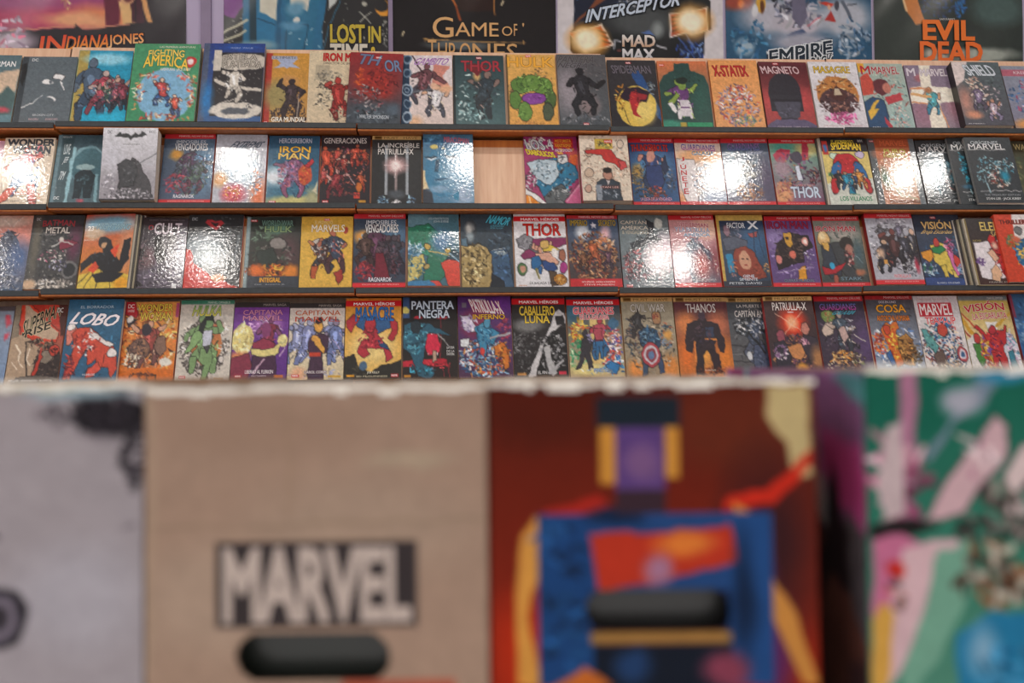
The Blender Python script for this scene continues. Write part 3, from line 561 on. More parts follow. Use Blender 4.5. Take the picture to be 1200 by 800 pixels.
B(3, 155, 213, 257.5, 'plum-grey comic with dark cloaked shapes and a tall white gothic title', '''
g 3A3438 585060; s 50 74 46 26 160 5 6A6070,50485A,7C7284,403A44; b 20 58 20 14 785A60; P 201E22 34 28 46 26 50 34 56 46 58 62 46 66 40 56; P 1E1C20 4 40 14 36 18 52 12 60 4 58; e 9 40 6 5 7A6870; l 52 34 60 60 2 2A262C; s 12 52 12 20 30 4 2C282E,58484C; b 92 50 14 34 706C80; P 242226 0 86 20 96 0 100; r 78 94 88 101 D8DCE0
T 20 11 30 18 A83440 |O;T 32 8 88 24 E0D4DC/504650 |CULT;T 20 3 92 4.4 8A8088 b0|BATMAN · STARLIN · WRIGHTSON''', w=1, gl=(216, 302), sp='484450')
B(3, 214, 280, 253.5, 'half black half scarlet comic divided by a curve, washed by a wide glare', '''
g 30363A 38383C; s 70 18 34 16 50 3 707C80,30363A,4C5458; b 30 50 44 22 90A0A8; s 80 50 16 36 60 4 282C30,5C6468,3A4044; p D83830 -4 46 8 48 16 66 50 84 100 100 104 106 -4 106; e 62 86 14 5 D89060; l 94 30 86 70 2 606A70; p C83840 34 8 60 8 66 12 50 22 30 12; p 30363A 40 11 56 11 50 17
T 10 28 88 31.5 C8CCD0 b4|EL CONTRAATAQUE DEL;T 10 33 80 36.5 C8CCD0 b4|CABALLERO OSCURO;T 6 4 16 8 C8CCD0 b8|DC''', w=1, gl=(250, 306), sp='C83C38')
B(3, 284, 349, 256, 'dark green-grey comic with a stone fist above orange flames and yellow INTEGRAL wording', '''
g 34403C 382C28; r 0 0 7 100 8CA4A8; r 24 2 90 24 2A3434; b 58 16 24 8 5C8870; s 30 26 16 10 50 4.5 48604C,688470,2C3830; b 80 50 20 22 5C4448; s 50 54 40 16 110 4.4 2C3434,4C5C50,88807C,3C3834; e 60 38 16 8 8A8480 0 1; P 303C38 22 50 50 44 60 60 50 82 30 82; s 46 76 44 10 120 4.5 E87828,F0A838,B84820,583020; b 24 76 14 8 E87028; b 86 78 14 10 E88830; r 7 84 104 104 3E4650
T 28 5 86 13 6C9084/243430 |WORLD WAR;T 34 13.6 84 22 8CA878/243430 |HULK;T 30 86 68 92 E8B048/8A5820 |INTEGRAL;T 22 94.4 76 96.4 A0A8B0 b0|PAK · ROMITA JR;m 8 4 11''', w=1, sp='A0B4B8')
B(3, 350, 412, 255.5, 'mustard-yellow comic with two leaping figures and a white round shield', '''
g E0B040 E4B448; e 36 42 16 11 C8C0B8 0 1; F 42 62 52 4A3438 3C4048 C07850 71; F 68 54 58 3A4458 50343C B86850 72; s 38 50 12 10 30 3 343840,A8603C,D8D0C8; s 70 42 12 8 24 3 343C50,E0DCD8,983438; e 86 20 5 5 B04038; P C05830 22 70 34 70 30 88 22 86; P A83830 66 80 80 74 84 84 74 96
T 26 6 60 11 F0DCA0 b0|EL PROYECTO;T 20 12 84 22 F4ECD8/B88828 |MARVELS;m 44 3 11''', sp='D0A038')
B(3, 413, 475, 252, 'red-bordered comic with a massed maroon crowd, fist raised, on the third shelf', '''
g 3C4C60 3C4658; b 80 30 24 20 4C7090; b 18 32 16 9 D89848; s 50 36 40 12 50 4 5880A8,38485C,88A8C0; F 46 56 70 58344C 5C2C3C 50404C 73; F 62 60 50 3C3440 4C2C38 5C4850 74; F 80 60 50 40404C 343040 504450 75; F 24 54 46 503C38 483438 54443C 76; s 70 66 24 22 110 3.4 4C3844,2C2C38,6A4450,3C2C38; P 7A2838 44 54 58 54 70 88 40 88; s 22 78 18 12 60 4 A02C38,78283C,C04848
N;T 24 9 82 15 D8DCE0 b8|IMPOSIBLES;T 22 15 86 26 E4E4E4/303844 |VENGADORES;T 30 87 74 92.6 E8E8F0 b12|RAGNAROK''', sp='C02830', t=.018)
B(3, 478, 539, 249.5, 'emerald-cloaked figure cover with gold clasps and a red lower corner', '''
g 4C7888 407080; b 20 10 30 10 6C98A8; P 2C7C60 -4 20 40 14 80 40 96 70 60 96 30 92 40 60 -4 40; s 40 40 34 20 70 5 2C8060,246850,40987C; b 66 40 20 16 4C80A8; P E04838 64 68 100 60 102 104 80 104; P D84840 32 94 60 94 70 104 30 104; P D0C070 -4 66 30 56 34 72 20 90 -4 96; s 14 76 20 14 60 4 D8CC80,4888A8,A8A058,285C78; s 14 50 20 10 60 4 90B8D0,4880A8,C0D8E4; P 284858 74 64 90 50 102 56 102 66; l 40 52 80 58 1.6 C8B068; l 80 56 100 66 1.2 98C0D8; e 38 46 5 4.4 C8A850 0 1; e 78 52 5 3.6 C8A850 0 1; e 36 74 5 3.4 B8A060 0 1; p 3C80B0 -4 94 40 92 60 104 -4 104
T 40 4 80 8 C8D8E0 b6|LOS 4 FANTÁSTICOS;T 50 9 80 13 C8D8E0 b6|JOHN BYRNE''', w=1, gl=(538, 254), sp='B8303C')
B(3, 541, 603, 250, 'slate comic with a golden scaled torso in shadow and cyan title', '''
g 3C4C58 384450; s 76 40 22 20 40 5 34485A,4C6478,2C3C4C; P 3C5C7C 56 50 90 50 100 104 66 104; s 80 70 16 24 40 4 4870A0,34547A,2C4460; P B09860 0 44 30 42 50 46 60 58 58 80 52 102 0 102; s 26 70 26 30 150 4.4 C8B078,5C4C30,907848,E0CC98,3C3424; e 20 22 12 14 3C444C; b 16 20 8 7 C8C8C4; b 18 32 8 6 90A0A8; P 58788C 0 34 12 34 14 44 0 44; s 76 54 10 3 20 2.4 C8D8D8,90989C; l 60 50 86 48 .8 B8C4C8; P 26303A 58 80 80 92 84 104 56 104
T 54 3 96 14 58C8E0/1C5068 k10 s-4|NAMOR;T 58 15 84 18 60B8D0 b0|LAS PROFUNDIDADES;T 58 18.6 82 20.6 60B8D0 b0|PETER MILLIGAN''', w=1, sp='98382C')
B(3, 605, 667, 250, 'white comic with bold red title and a hammer swinging figure in blue and magenta', '''
g E4E0E4 DCDCE0; r -2 -2 104 3 E4E0E4; P 8A3060 36 34 98 32 100 42 84 46 60 46 46 60 18 62 10 58 26 46; P 888890 4 34 20 28 34 34 34 46 20 50 6 46; s 18 40 12 8 24 3 A8A8B0,5C5C64; P 6A6870 30 42 56 50 50 58 28 48; F 56 62 44 D89880 2868A8 D8A088 81; P E0A890 40 54 66 54 84 66 80 70 56 64 40 60; P 2868A0 32 60 46 58 50 68 40 78 30 74; P 2C4C88 50 64 74 68 80 76 66 80 54 74; P E0C040 54 42 74 44 86 50 70 52 56 52; e 58 42 8 6 D8B060 0 1; e 76 54 6 6 E8E4E0; e 91 57 7 7.6 A86850 0 1; e 92 74 7 7.6 B03888 0 1; e 13 76 8 8 4A7848 0 1; e 14 76 5 5 C89078; P 584838 64 78 78 80 80 98 66 98; e 84 90 12 7.4 C88830 0 1; s 84 90 10 6 20 3 7A4820,E0B060; l 40 76 44 88 1.6 807838
H;T 40 14 82 18 3A3430 b4|WALTER SIMONSON;T 18 13.6 90 30 C82820/5A1010 |THOR;T 26 93 84 96 3A3A40 b8|LA BALADA DE BETA;T 6 96.8 20 98.6 C87830 b0|PANINI''', sp='D8D8DC')
B(3, 669, 730, 250, 'red-bordered comic with a brown tangle of fighters below a small white star on navy', '''
g 486488 483834; b 30 24 14 10 D8E0E8; b 74 26 9 10 E8B8C0; p 344C70 42 0 60 0 60 22 42 22; s 50 60 48 36 420 4 6A4434,A86840,382C2C,C88850,503038,803C30,D8A878; F 50 56 34 B05834 8C4430 C07848 82; F 28 66 26 7C5038 50342C A87850 83; F 76 64 30 5C3C50 403040 8A6858 84; s 70 40 20 8 30 3.4 C87848,E0C0A0; r -2 89 104 104 D42C34; p E8E8F0 51 10 53 13 57 13 54 15.6 55 19 51 17 47 19 48 15.6 45 13 49 13
T 6 7 40 15 B8A048/3C3018 |IMPERIO;T 62 7 96 15 B8A048/3C3018 |SECRETO;T 22 92 86 94.4 F8E0E0 b0|NICK SPENCER · ANDREA SORRENTINO;T 26 96 84 98 F8E0E0 b0|STEVE McNIVEN
r -2 -2 104 5 D42C34;T 24 1 94 4 F4D8D8 b0|MARVEL NOW! DELUXE''', sp='C02830', w=1)
B(3, 731, 791, 252.5, 'grey-green comic with pale moon, dark mass and a swirling pink crowd', '''
g 6C7C80 707C84; e 80 12 9 7 D0D4CC; b 90 50 20 20 C8A8B8; P 343C44 56 6 70 12 66 30 84 34 60 40 24 46 20 40 46 34 60 26; s 56 34 24 8 40 3 2C343C,48545C; s 24 66 20 18 90 4 A84850,6A3440,C86C68,34343C; s 70 64 28 26 200 3.4 E0C8D0,584C58,8A6C78,F0E8EC,384048; b 70 60 20 18 D8C8D0; s 30 86 26 6 40 3.4 3C343C,98606C
T 4 7 56 13 D8D0C0/48545C |CAPITÁN;T 4 14.4 58 20.6 D8D0C0/48545C |AMÉRICA;T 6 22 58 27 B8B09C b6|& VENGADORES;T 36 91 80 93.6 E8E8EC b0|RICK REMENDER;T 34 95 90 97 E8E8EC b0|STUART IMMONEN · KIM JACINTO;m 6 95.5 12''', w=1, gl=(778, 306), sp='485058')
B(3, 792, 846, 254, 'coral-pink comic with a tall blue-grey statue mass and glare at lower left', '''
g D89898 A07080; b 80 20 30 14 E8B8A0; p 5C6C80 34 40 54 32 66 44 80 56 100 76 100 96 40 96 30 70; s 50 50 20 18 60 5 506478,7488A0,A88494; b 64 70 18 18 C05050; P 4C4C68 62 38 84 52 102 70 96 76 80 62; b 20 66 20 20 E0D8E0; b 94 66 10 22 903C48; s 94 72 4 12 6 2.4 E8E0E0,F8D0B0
N;T 20 11 86 17 B85868/E8D0D0 s-2|SPIDERMAN;T 12 17.6 88 24 7890B0/E8D8E0 s-2|Y LA PATRULLA;T 30 24.4 88 30 5888A8/E0D8E0 |AMÉRICA;T 34 88 90 91 E0D8DC b0|HEROES DEL MAÑANA''', w=1, gl=(796, 312), sp='C83848')
B(3, 849, 905, 252, 'navy comic with yellow top edge and a red-haired woman portrait in the middle', '''
g 2C3C58 2C4058; r -2 -2 104 8 D8B458; r -2 0 6 104 C8A448; b 76 40 30 24 2C5C88; s 30 24 20 14 40 4 5C6478,3C4C64,98889C; e 20 22 7 8 8A6878 0 1; P 50586C 10 34 34 30 60 36 60 46 14 50; p 2088B8 12 56 26 54 26 80 14 82; P 943C2C 26 62 34 48 54 44 72 52 84 74 92 88 50 92 34 84; e 51 64 12 13 D09878; e 47 62 2.4 1 402020; e 56 62 2.4 1 402020; e 52 71 3.6 1.2 A03830; s 76 80 14 10 50 3 8A3828,6A2C20,A84C38; P A84848 66 26 84 24 82 32 70 32; l 78 20 74 58 .8 1C2C44; l 86 22 92 60 .8 1C2C44; s 94 76 6 8 20 3 C89050,485058; s 24 76 8 14 30 3 C88058,485070; r -2 92 104 104 2C3444
T 22 11 60 18.6 E0E4E8 |FACTOR;T 66 9 88 20 E8ECF0/6C7888 |X;T 42 84 66 87.6 D8E4F0 b6|GENE;T 34 88.4 72 92 D8E4F0 b6|SIMIENTE;T 12 94 80 97 D0D8E0 b0|PETER DAVID''', sp='C82830', t=.018, rz=1)
B(3, 907, 963, 255, 'violet comic with a black and gold armoured shape and pink glowing discs', '''
g 6C5090 604880; b 20 30 20 20 8C78B0; s 50 50 46 40 80 4.4 7C60A0,503C70,9C88B8; P 2C2428 22 40 46 24 62 26 88 28 96 44 76 50 70 66 46 68 16 76 12 60; s 50 46 34 18 90 4 221C20,483834,5C4844; P D8A038 38 24 52 24 54 40 46 46 38 38; p 2C2428 40 30 46 30 46 34 40 34; e 80 36 7 6 E89C90; e 80 36 4 3.4 FFE8E0; e 50 55 7 6 E0705C; e 20 62 7 5.6 D88078; P E09828 56 76 74 70 72 90 56 92; s 84 58 14 8 24 3 B8B0C8,584878; l 10 80 90 72 .6 C8B8D8
N;T 4 7.6 92 18 A02848/481838 |IRON MAN;T 24 89 88 93 8890A8/30304C b6|GUERRA MUNDIAL''', w=1, sp='C02C40')
B(3, 965, 1021, 255, 'grey-green comic with gold mask, red arms and a small cyan light at its chest', '''
g 8A9488 3C4444; b 60 24 30 12 A8A098; s 60 40 40 20 60 4 6C746C,98988C,505C58; P 38404C 10 44 30 40 46 50 44 84 20 90 8 72; e 18 32 13 11 E0B470 0 1; P D8A850 12 38 26 38 24 50 14 48; b 16 28 8 5 F4DCA8; P 404448 30 40 50 36 66 50 70 74 86 88 60 92 44 76; e 64 40 15 10 34302E; e 68 48 9 8 B07868; P B82834 6 72 20 76 44 70 60 64 44 76 30 82 8 84; e 26 71 5.4 4.6 30A8D8; s 66 60 12 10 30 4 8A3038,C8A098,483034; b 84 80 10 5 B87050; b 86 54 9 18 486068; l 78 56 92 66 .6 90A8B0; P A85848 26 84 34 84 34 98 26 94
N;T 22 8.6 70 14 C08890 b6|INVENCIBLE;T 4 14.6 88 22 C03440/E0C8C8 |IRON MAN;T 40 86.6 84 91 7890A0/384850 b4|STARK''', w=1, sp='C02830')
B(3, 1028, 1085, 251.5, 'pale grey comic with a lineup of black-clad figures and red borders, red spine showing', '''
g A8A8B4 B0B0BC; s 50 40 48 40 260 3.4 C8C8D0,84848C,54545C,D8D8E0; F 32 34 30 505058 3C3C44 6C686C 91; F 68 30 26 686478 504C60 888090 92; F 26 66 48 302C34 2C2C38 D0A888 93; F 52 56 56 4A2C2C 2A282E 7A3C38 94; F 90 54 52 303038 38343E D8B098 95; F 74 52 40 3C3C48 303038 90909C 96; b 22 56 6 6 D8B090; r 24 66 32 72 E0A048; s 78 78 16 12 60 3 909098,50505C,E0E0E4; b 92 74 4 9 B83048
N;T 40 86.5 74 91 B83848/E0C8D0 b4|PATRULLA-X''', w=1, L=1, t=.022, sp='981C20', rz=1)
B(3, 1086, 1141, 253, 'navy comic with gold title and a yellow-caped figure beside a red and pink one', '''
g 3C4454 304468; b 50 96 50 8 2C5C98; s 50 60 44 30 50 4 40607C,5C5878,305070; P E0C450 26 44 50 40 60 44 62 64 72 82 60 86 40 74 30 66; P 2C8C50 28 48 50 44 58 50 44 56 30 54; P E89830 4 54 26 50 30 60 16 68 4 62; e 40 40 5 6 C84038 0 1; P D04038 62 54 76 58 96 76 74 76; P D870B0 60 56 66 46 72 56 68 70 80 84 70 88 64 74; s 66 44 10 10 40 3.4 B83C60,7A2C50,E090C0; s 84 44 8 14 30 3.6 3878A0,505878; s 14 78 16 10 40 3.6 C8DCE8,5888B0,2C7050; s 88 78 14 8 40 3.6 D0E0EC,6890B8; P E0C450 40 72 50 72 52 94 46 94; P D8C060 60 78 68 80 76 98 70 98; P 38508C -2 88 104 90 104 104 -2 104
T 16 7.6 80 20.6 ECC888/6A4C28 |VISIÓN;T 14 21.6 80 29 D8B470 k12 b6|Bruja Escarlata;T 24 95 72 97.4 D0DCE8 b0|BILL MANTLO · RICK LEONARDI;m 38 2.6 12''', sp='3C4454')
B(3, 1149, 1205, 257, 'charcoal-topped comic with a red-clad figure on white, top of a thick stack', '''
g 403C3C 48302C; p E4DCE0 6 38 60 34 60 90 20 92 8 90; s 14 66 8 6 30 3 6A4888; P C83030 40 36 52 30 60 40 70 60 80 90 60 92 50 66; s 60 60 24 26 80 4 C02C30,8A2028,E07858,50181C; e 46 32 8 7 C83030 0 1; P E0B090 32 52 42 48 54 60 44 66; P E8B890 30 78 44 70 52 84 44 96 30 92; b 50 42 6 5 E0B8A0
T 28 6 106 19 D8C070/3A3020 |ELEKTRA;T 48 20.6 80 28 C8A868 b4|SAGA;T 6 33 24 36 B0A060 b0|NOW;T 20 95.6 80 97.6 C0B8B0 b0|FRANK MILLER''', t=.009, n=5, nd=-1, sp='B0A070')
B(3, 1184, 1244, 255, 'thick orange-red album with dark caps title and gold-blue figures on white', '''
g D84830 D84428; p E4DCD8 36 -2 104 -2 104 104 40 104 30 60; s 22 40 10 10 30 4 708040,B87838,508070; P 2C70A0 30 40 54 36 70 50 76 80 60 96 44 84 28 66; s 50 60 24 22 70 4.4 2878A8,E0B850,305888,D8A040; e 62 34 8 8 6A4838 0 1; e 42 24 7 6 787878 0 1; s 80 60 18 20 40 4 E0B850,3878A8; b 34 38 8 4 D86848; s 60 92 20 8 20 4 D8B070,C05038
T 8 8.5 62 14.6 5A3028/B83C28 b20|THRILLER''', L=3, t=.03, sp='E04C34')

# ---- bottom shelf
B(4, -62, 3, 361, 'grey-blue cover with a few coral letters, cut off at the left of the lowest shelf', 'g 8C98A8 7C98C0; r -2 -2 104 6 544C50; p D8485C 84 12 92 10 96 22 88 28; p D8485C 86 36 96 32 96 40 88 44;s 40 50 30 30 40 4 98A4B4,7888A0')
B(4, 4, 66, 359, 'scarlet comic with slanting black and cream block title over dark rubble and lightning', '''
g C83428 A88868; p B89C80 -2 36 30 40 60 56 40 104 -2 104; p 8A7C68 -2 -2 10 -2 14 40 -2 44; P E04028 10 -2 26 -2 90 34 88 48 62 50 20 38 12 24; p C8AC90 18 0 26 2 90 36 86 44 60 44 24 32; p D84030 56 -2 84 -2 92 30 60 18; p 58302C 82 -2 104 -2 104 40 94 40; l 10 50 22 60 1.4 F0E0C8; l 22 60 20 70 1.4 F0E0C8; l 20 70 30 78 1 F0E0C8; l 40 56 36 68 1.2 F0E0C8; l 36 68 42 76 1 F0E0C8; l 8 72 20 82 .8 F0E0C8; l 30 48 40 94 1.4 2C2424; s 56 50 30 6 50 4 4A3C34,8A7860,3A2C28; P 3A3030 56 66 76 58 96 60 104 76 104 98 46 98; s 76 74 26 22 150 4 342C2A,5C4C44,483834,28201E; e 72 66 12 8 8A7C6C 0 1; e 86 58 9 7 D04030 0 1; s 86 58 6 5 12 3 3A1C18; P C83828 46 94 62 62 66 66 54 94; l 62 56 60 66 1.4 D83C2C; P 6A6058 20 92 60 88 104 92 104 100 20 100
T 20 8 88 27 2A2420/D8C8A0 s26|SUPERMAN;T 26 26 72 36 2A2420/D8C8A0 s12|RISE;T 82 4 93 10 F0ECE8/3A2828 |DC;T 8 93.6 90 97 F0ECE8 b14|MILLER · JOHNSON · ROMITA;r 12 94 96 106 5A4C48''', sp='B03030', w=1)
B(4, 68, 135, 353.5, 'petrol-blue hardcover with a crouching coral-red beast and white brush title', '''
g 2C6488 2C6084; s 50 50 50 50 50 4 2C6C90,285A7C,34749C; P E08070 2 36 18 32 24 40 10 56 4 56; P D84C38 22 36 44 34 74 52 92 60 94 72 80 66 76 82 66 84 60 72 48 80 40 60 30 76 18 98 6 96 10 80 20 58 12 44; P E8E0DC 42 34 50 40 78 52 90 56 84 60 64 52 46 44; s 40 54 24 14 70 4 E05840,B83830,982C2C,E8DCD8; s 16 82 8 16 40 4 8A2830,502838,C84038; P E05040 50 84 64 76 72 84 60 94 46 96; P D84C38 76 68 96 70 98 86 90 96 84 84 74 84; e 88 66 9 5 F0E8E4 0 1; e 10 34 8 4 F0E8E4 0 1; s 46 62 8 5 16 2.6 F0E8E4,3A2830
T 22 8 82 11.4 B8CCD8 b0|EL BORRADOR;T 12 18 92 32 F0E8EC/284868 k14 s-4 b24|LOBO;T 40 90.6 62 93 D8E0E8 b4|VOLUMEN DOS''', L=1, t=.02, sp='8C3848')
B(4, 136, 202, 355.5, 'fiery orange comic with a shield-bearing warrior and red corner flag', '''
g E89848 E87828; s 50 50 52 46 300 5 F0C060,D86828,E8A040,F8E0B0,A84820,6A3C30; s 46 62 34 26 170 4 543430,A86848,D89868,38303A,C87850; F 50 58 56 A04840 7A4C48 D8A080 101; e 44 36 10 8 38323C; P 8A6858 64 44 78 44 84 60 74 68 62 58; e 34 60 18 13 7C5C50 0 1; s 34 60 15 11 40 4 A87858,4A3838; s 20 74 18 8 50 3.4 E8D8C0,54403C; e 84 76 12 5 E8E4D8; p E07020 -2 88 50 82 104 86 104 104 -2 104; s 44 92 26 3 24 4 8A4830,5A3428; P C82430 -2 -2 18 -2 26 14 22 20 -2 16; P 38303A 4 20 24 22 12 32; e 12 22 6 4 F0E8E0; r 94 2 104 20 B84870
T 24 3 88 12 E8CC50/6A4418 |WONDER;T 30 13.6 88 24 E8CC50/6A4418 |WOMAN;T 6 3 17 8 F4E8E8 |DC;T 6 10 18 13 F4D8D8 b4|UNIVERSE''', sp='C03038')
B(4, 204, 268, 353.5, 'off-white comic with a green woman bursting through a brown-edged orange hole', '''
g D0C8BC D0C8BC; r -2 -2 104 5 3C8C70; s 50 60 46 34 340 4.4 5C5450,6C6460,4C4440; s 50 58 48 40 60 5 D0C8BC,E0DCD4; e 54 56 28 24 C87840; b 70 36 10 8 C06840; F 52 62 72 7CA068 7CA068 7CA068 102; P 88B070 30 40 44 36 46 46 24 64 14 68 22 54; P C8CCDC 44 40 62 38 62 56 48 58; P 7CA068 44 60 64 60 66 78 58 98 48 98 52 80 42 76; P 48484C 50 58 60 58 56 66; e 54 28 9 8 6C9860 0 1; P 202828 40 30 48 20 60 20 66 30 60 24 50 26 46 42 36 38; s 12 50 6 16 14 3 A8A098,E8E4E0; s 86 44 6 30 26 3.4 F0ECE4,B0A8A0; e 82 74 5 4 E0D8D0 0 1
T 24 7 78 20 7CB070>E0D058/48704C k4|HULKA;T 50 1.6 92 4.4 D8ECE0 b0|MARVEL OMNIBUS;m 8 94 11;T 72 96 88 98 C89840 b0|PANINI''', sp='C8C0B4')
B(4, 269, 335, 356, 'purple comic with a glowing yellow burst on the left and a dark red sash figure', '''
g 7C3CA0 5C2C88; S; b 60 30 24 14 B878C0; s 60 30 34 14 50 3.4 D8B0D8,9050A8,C898D0; l 20 20 60 24 .7 F0D8F0; l 60 24 90 36 .7 F0D8F0; e 18 48 20 20 E8D888; s 18 48 19 19 60 5 F0E4A0,D8C070,F4ECB8; b 14 70 18 6 E08858; P 8C3048 -2 72 30 66 36 80 30 104 -2 104; F 62 50 50 8C3048 5C2C50 8A4878 103; P 98304C 38 54 56 46 76 54 74 62 38 64; P E8D888 34 60 60 62 76 58 84 54 84 66 74 72 36 68; P 4A2848 38 70 78 70 84 100 36 100; e 90 50 9 9 E8D888; s 90 50 7 8 14 3.4 F0E4A0; l 40 92 58 74 1.4 D8B0C8; l 86 70 96 58 .8 E0C0E0; e 60 36 9 10 8A3C70
T 16 10 88 16.6 D890A8/70387C b4|CAPITANA;T 16 17.6 88 24 D890A8/70387C b4|MARVEL;T 26 87 76 91.4 F0E8EC b10|LIBERAD AL FLERKEN;T 38 93.4 64 95.4 E8D8E8 b0|KELLY THOMPSON;m 8 93 12;r 78 93.6 94 97 E07830''', sp='483060')
B(4, 336, 402, 357, 'cream and pale blue comic with an orange-skinned woman in front of blue uniforms', '''
g DCD0CC DCCCA0; S; F 14 54 58 8C94C0 7C88B8 A8ACCC 104; F 32 56 58 8088B8 7480B4 A8ACCC 105; F 72 54 56 8890BC 6C7CB0 98A0C4 106; F 88 56 56 6C7CB0 6878AC 90809C 107; s 50 92 46 8 40 4 C8B8B0,E0C8A0,9098BC; b 20 92 14 8 E8B088; P 4A3048 38 46 56 40 72 44 70 64 60 66 64 100 36 100 40 72 36 56; e 53 31 7.4 8 E8A848 0 1; e 53 24 7 4.4 38242C; P E8A848 44 46 54 46 66 60 64 66 52 58; r 38 65 58 70 D04028; e 47 47 5 4 E8A848
T 10 9.6 92 16.4 C85C28 b4|CAPITANA;T 10 18 92 24.6 C04428 b4|MARVEL;T 30 88.6 70 92 F4ECEC/4A3048 b8|CAROL CORPS;T 30 94 60 96 585870 b0|KELLY THOMPSON;m 8 93 13;r 72 94.6 96 97.4 D8A838''', sp='484440')
B(4, 403, 470, 352, 'golden-yellow comic with a pouncing red figure in blue lettering, dark skyline below', '''
g E8982C ECC060; r -2 -2 104 12 E88428; b 50 60 40 22 F0D080; P 2C2C28 -2 74 16 70 24 84 46 92 66 84 84 82 104 76 104 104 -2 104; s 20 92 20 8 24 4 484438,242420; e 34 84 6 6 486888; H
P 2C5C90 12 28 34 22 62 26 84 26 80 38 60 44 34 42 22 36; P B82C38 2 28 14 20 24 26 16 36 10 42 2 36; P B82C38 78 24 92 30 94 44 84 54 76 50 84 40; P C03040 36 34 52 34 60 48 76 62 84 74 74 80 70 64 50 62 34 60 44 70 34 74 22 66 30 54 42 50 34 42; e 44 34 9 8.6 B82C38 0 1; P 284C7C 58 52 74 58 78 64 62 60; s 46 50 22 14 50 3.4 D84850,7A1C2C,942434
T 18 12 86 29 2C70B8/182C58 a1|MASACRE;T 40 90.6 62 94 F0ECD8 b6|JOE KELLY;T 22 95.6 76 97.6 D8D0B0 b0|ED McGUINNESS;m 82 94 13;r 4 94.6 18 97 E8A020''', t=.018, sp='383430')
B(4, 472, 537, 350, 'black comic with a teal crouching figure and a crimson open jaw', '''
g 262628 2A2222; r -2 -2 12 26 3C5C90; e 4 16 7 4 E8D870; p C82438 -2 78 80 76 82 84 -2 86; s 50 84 40 4 50 3 E83848,6A1820; p E02848 44 46 62 44 68 60 64 70 48 72 40 62; s 56 44 9 2 12 2 F0E0E0; s 56 70 9 2 12 2 F0E0E0; e 28 25.5 9 1.8 C82438; e 72 25.5 11 1.8 C82438; l 70 26 68 78 .6 A02030; P 2C6078 2 34 24 30 50 34 88 48 70 46 44 44 40 64 36 82 58 92 50 100 30 96 14 70 2 62; s 24 50 22 20 80 4 3C88A0,1C3C4C,285468,5CA8BC; e 24 36 9 8 26343E 0 1; l 64 46 84 60 1 A8A8A8; s 34 90 22 6 30 4 38A0C0,1C4454; l 70 84 74 96 .6 C02838; l 84 84 84 100 .6 A02030; P C0A088 54 66 60 66 62 78 54 80
T 16 5 94 15 D8E4F0/345070 b20|PANTERA;T 30 16 86 26 D8E4F0/345070 b20|NEGRA;T 80 61 94 64 E8E8E8 b0|LA FURIA;T 80 65.6 94 68 E8E8E8 b0|DE LA;T 80 69 94 72 E8E8E8 b0|PANTERA;r 2 95 14 97.6 D89028''', sp='24242A')
B(4, 538, 602, 349, 'riotous blue and purple comic with yellow banner wording under a slanted white title', '''
g 5A2C78 503050; b 80 12 22 12 6C3090; b 30 34 26 16 8A2C50; s 50 76 48 24 360 4.4 3878A8,E8E4E8,283850,C85030,88B8D8,E09848,2C5888; s 86 40 12 14 40 4 A83050,6A2450,C04868; P D0C8DC 4 24 20 26 36 40 44 52 30 44 12 42; s 22 34 16 10 30 4 8A78A8,C8C0D8; P 3888B0 30 40 50 32 62 40 76 46 66 60 54 56 50 74 40 70 36 52; s 50 46 16 14 40 4 68B0D0,205880; e 55 33 6 6 4C94B8 0 1; P D87828 66 62 84 58 94 70 92 88 84 90 80 76 68 72; s 82 72 10 12 30 4 E89838,6A3418,B85C24; l 60 52 96 46 2 A8A8AC; e 44 68 5 4.4 D83C38; P E0E4E8 4 54 20 52 18 62 4 62; r 8 8 16 14 787080
T 25 5 82 21 ECE8EC/C02838 k-10 s-3 b24|PATRULLA-X;T 28 22.6 88 28.6 E8B838/5A2818 b14|INFERNO;T 26 3 52 5.4 D8D0D8 b0|LA IMPOSIBLE''', sp='34283C', t=.018)
B(4, 603, 667, 347.5, 'black and white comic with a tall hooded cape and yellow title, red header band', '''
g 302E30 2C2A2C; s 26 64 26 34 230 3 545456,202022,8A8A8C,3A3A3C; b 30 36 26 8 787878; P CCCACC 52 58 70 38 78 22 88 16 98 22 100 34 84 40 66 54 52 80 44 98 26 100 34 84 46 68; P 26262A 82 26 94 24 98 36 84 36; P 1E1E20 54 66 64 50 84 42 100 40 102 98 42 98 46 84; s 72 70 22 26 130 4 B0B0B2,1E1E20,8C8C90,464648; P B8B8BA 56 64 68 60 70 78 80 94 70 98 60 84; l 66 94 90 80 2.4 B0B0B4; H;e 9 6.6 7 3 E88828
T 14 12.6 80 24 E8C840/4A4018 |CABALLERO;T 24 24.6 70 33.6 E8C840/4A4018 |LUNA;T 44 92 60 95.6 E8E8E8 b6|EL FIN;r 82 92.6 96 96.4 D83048;r 6 94 22 97 C88838''', sp='3A3638')
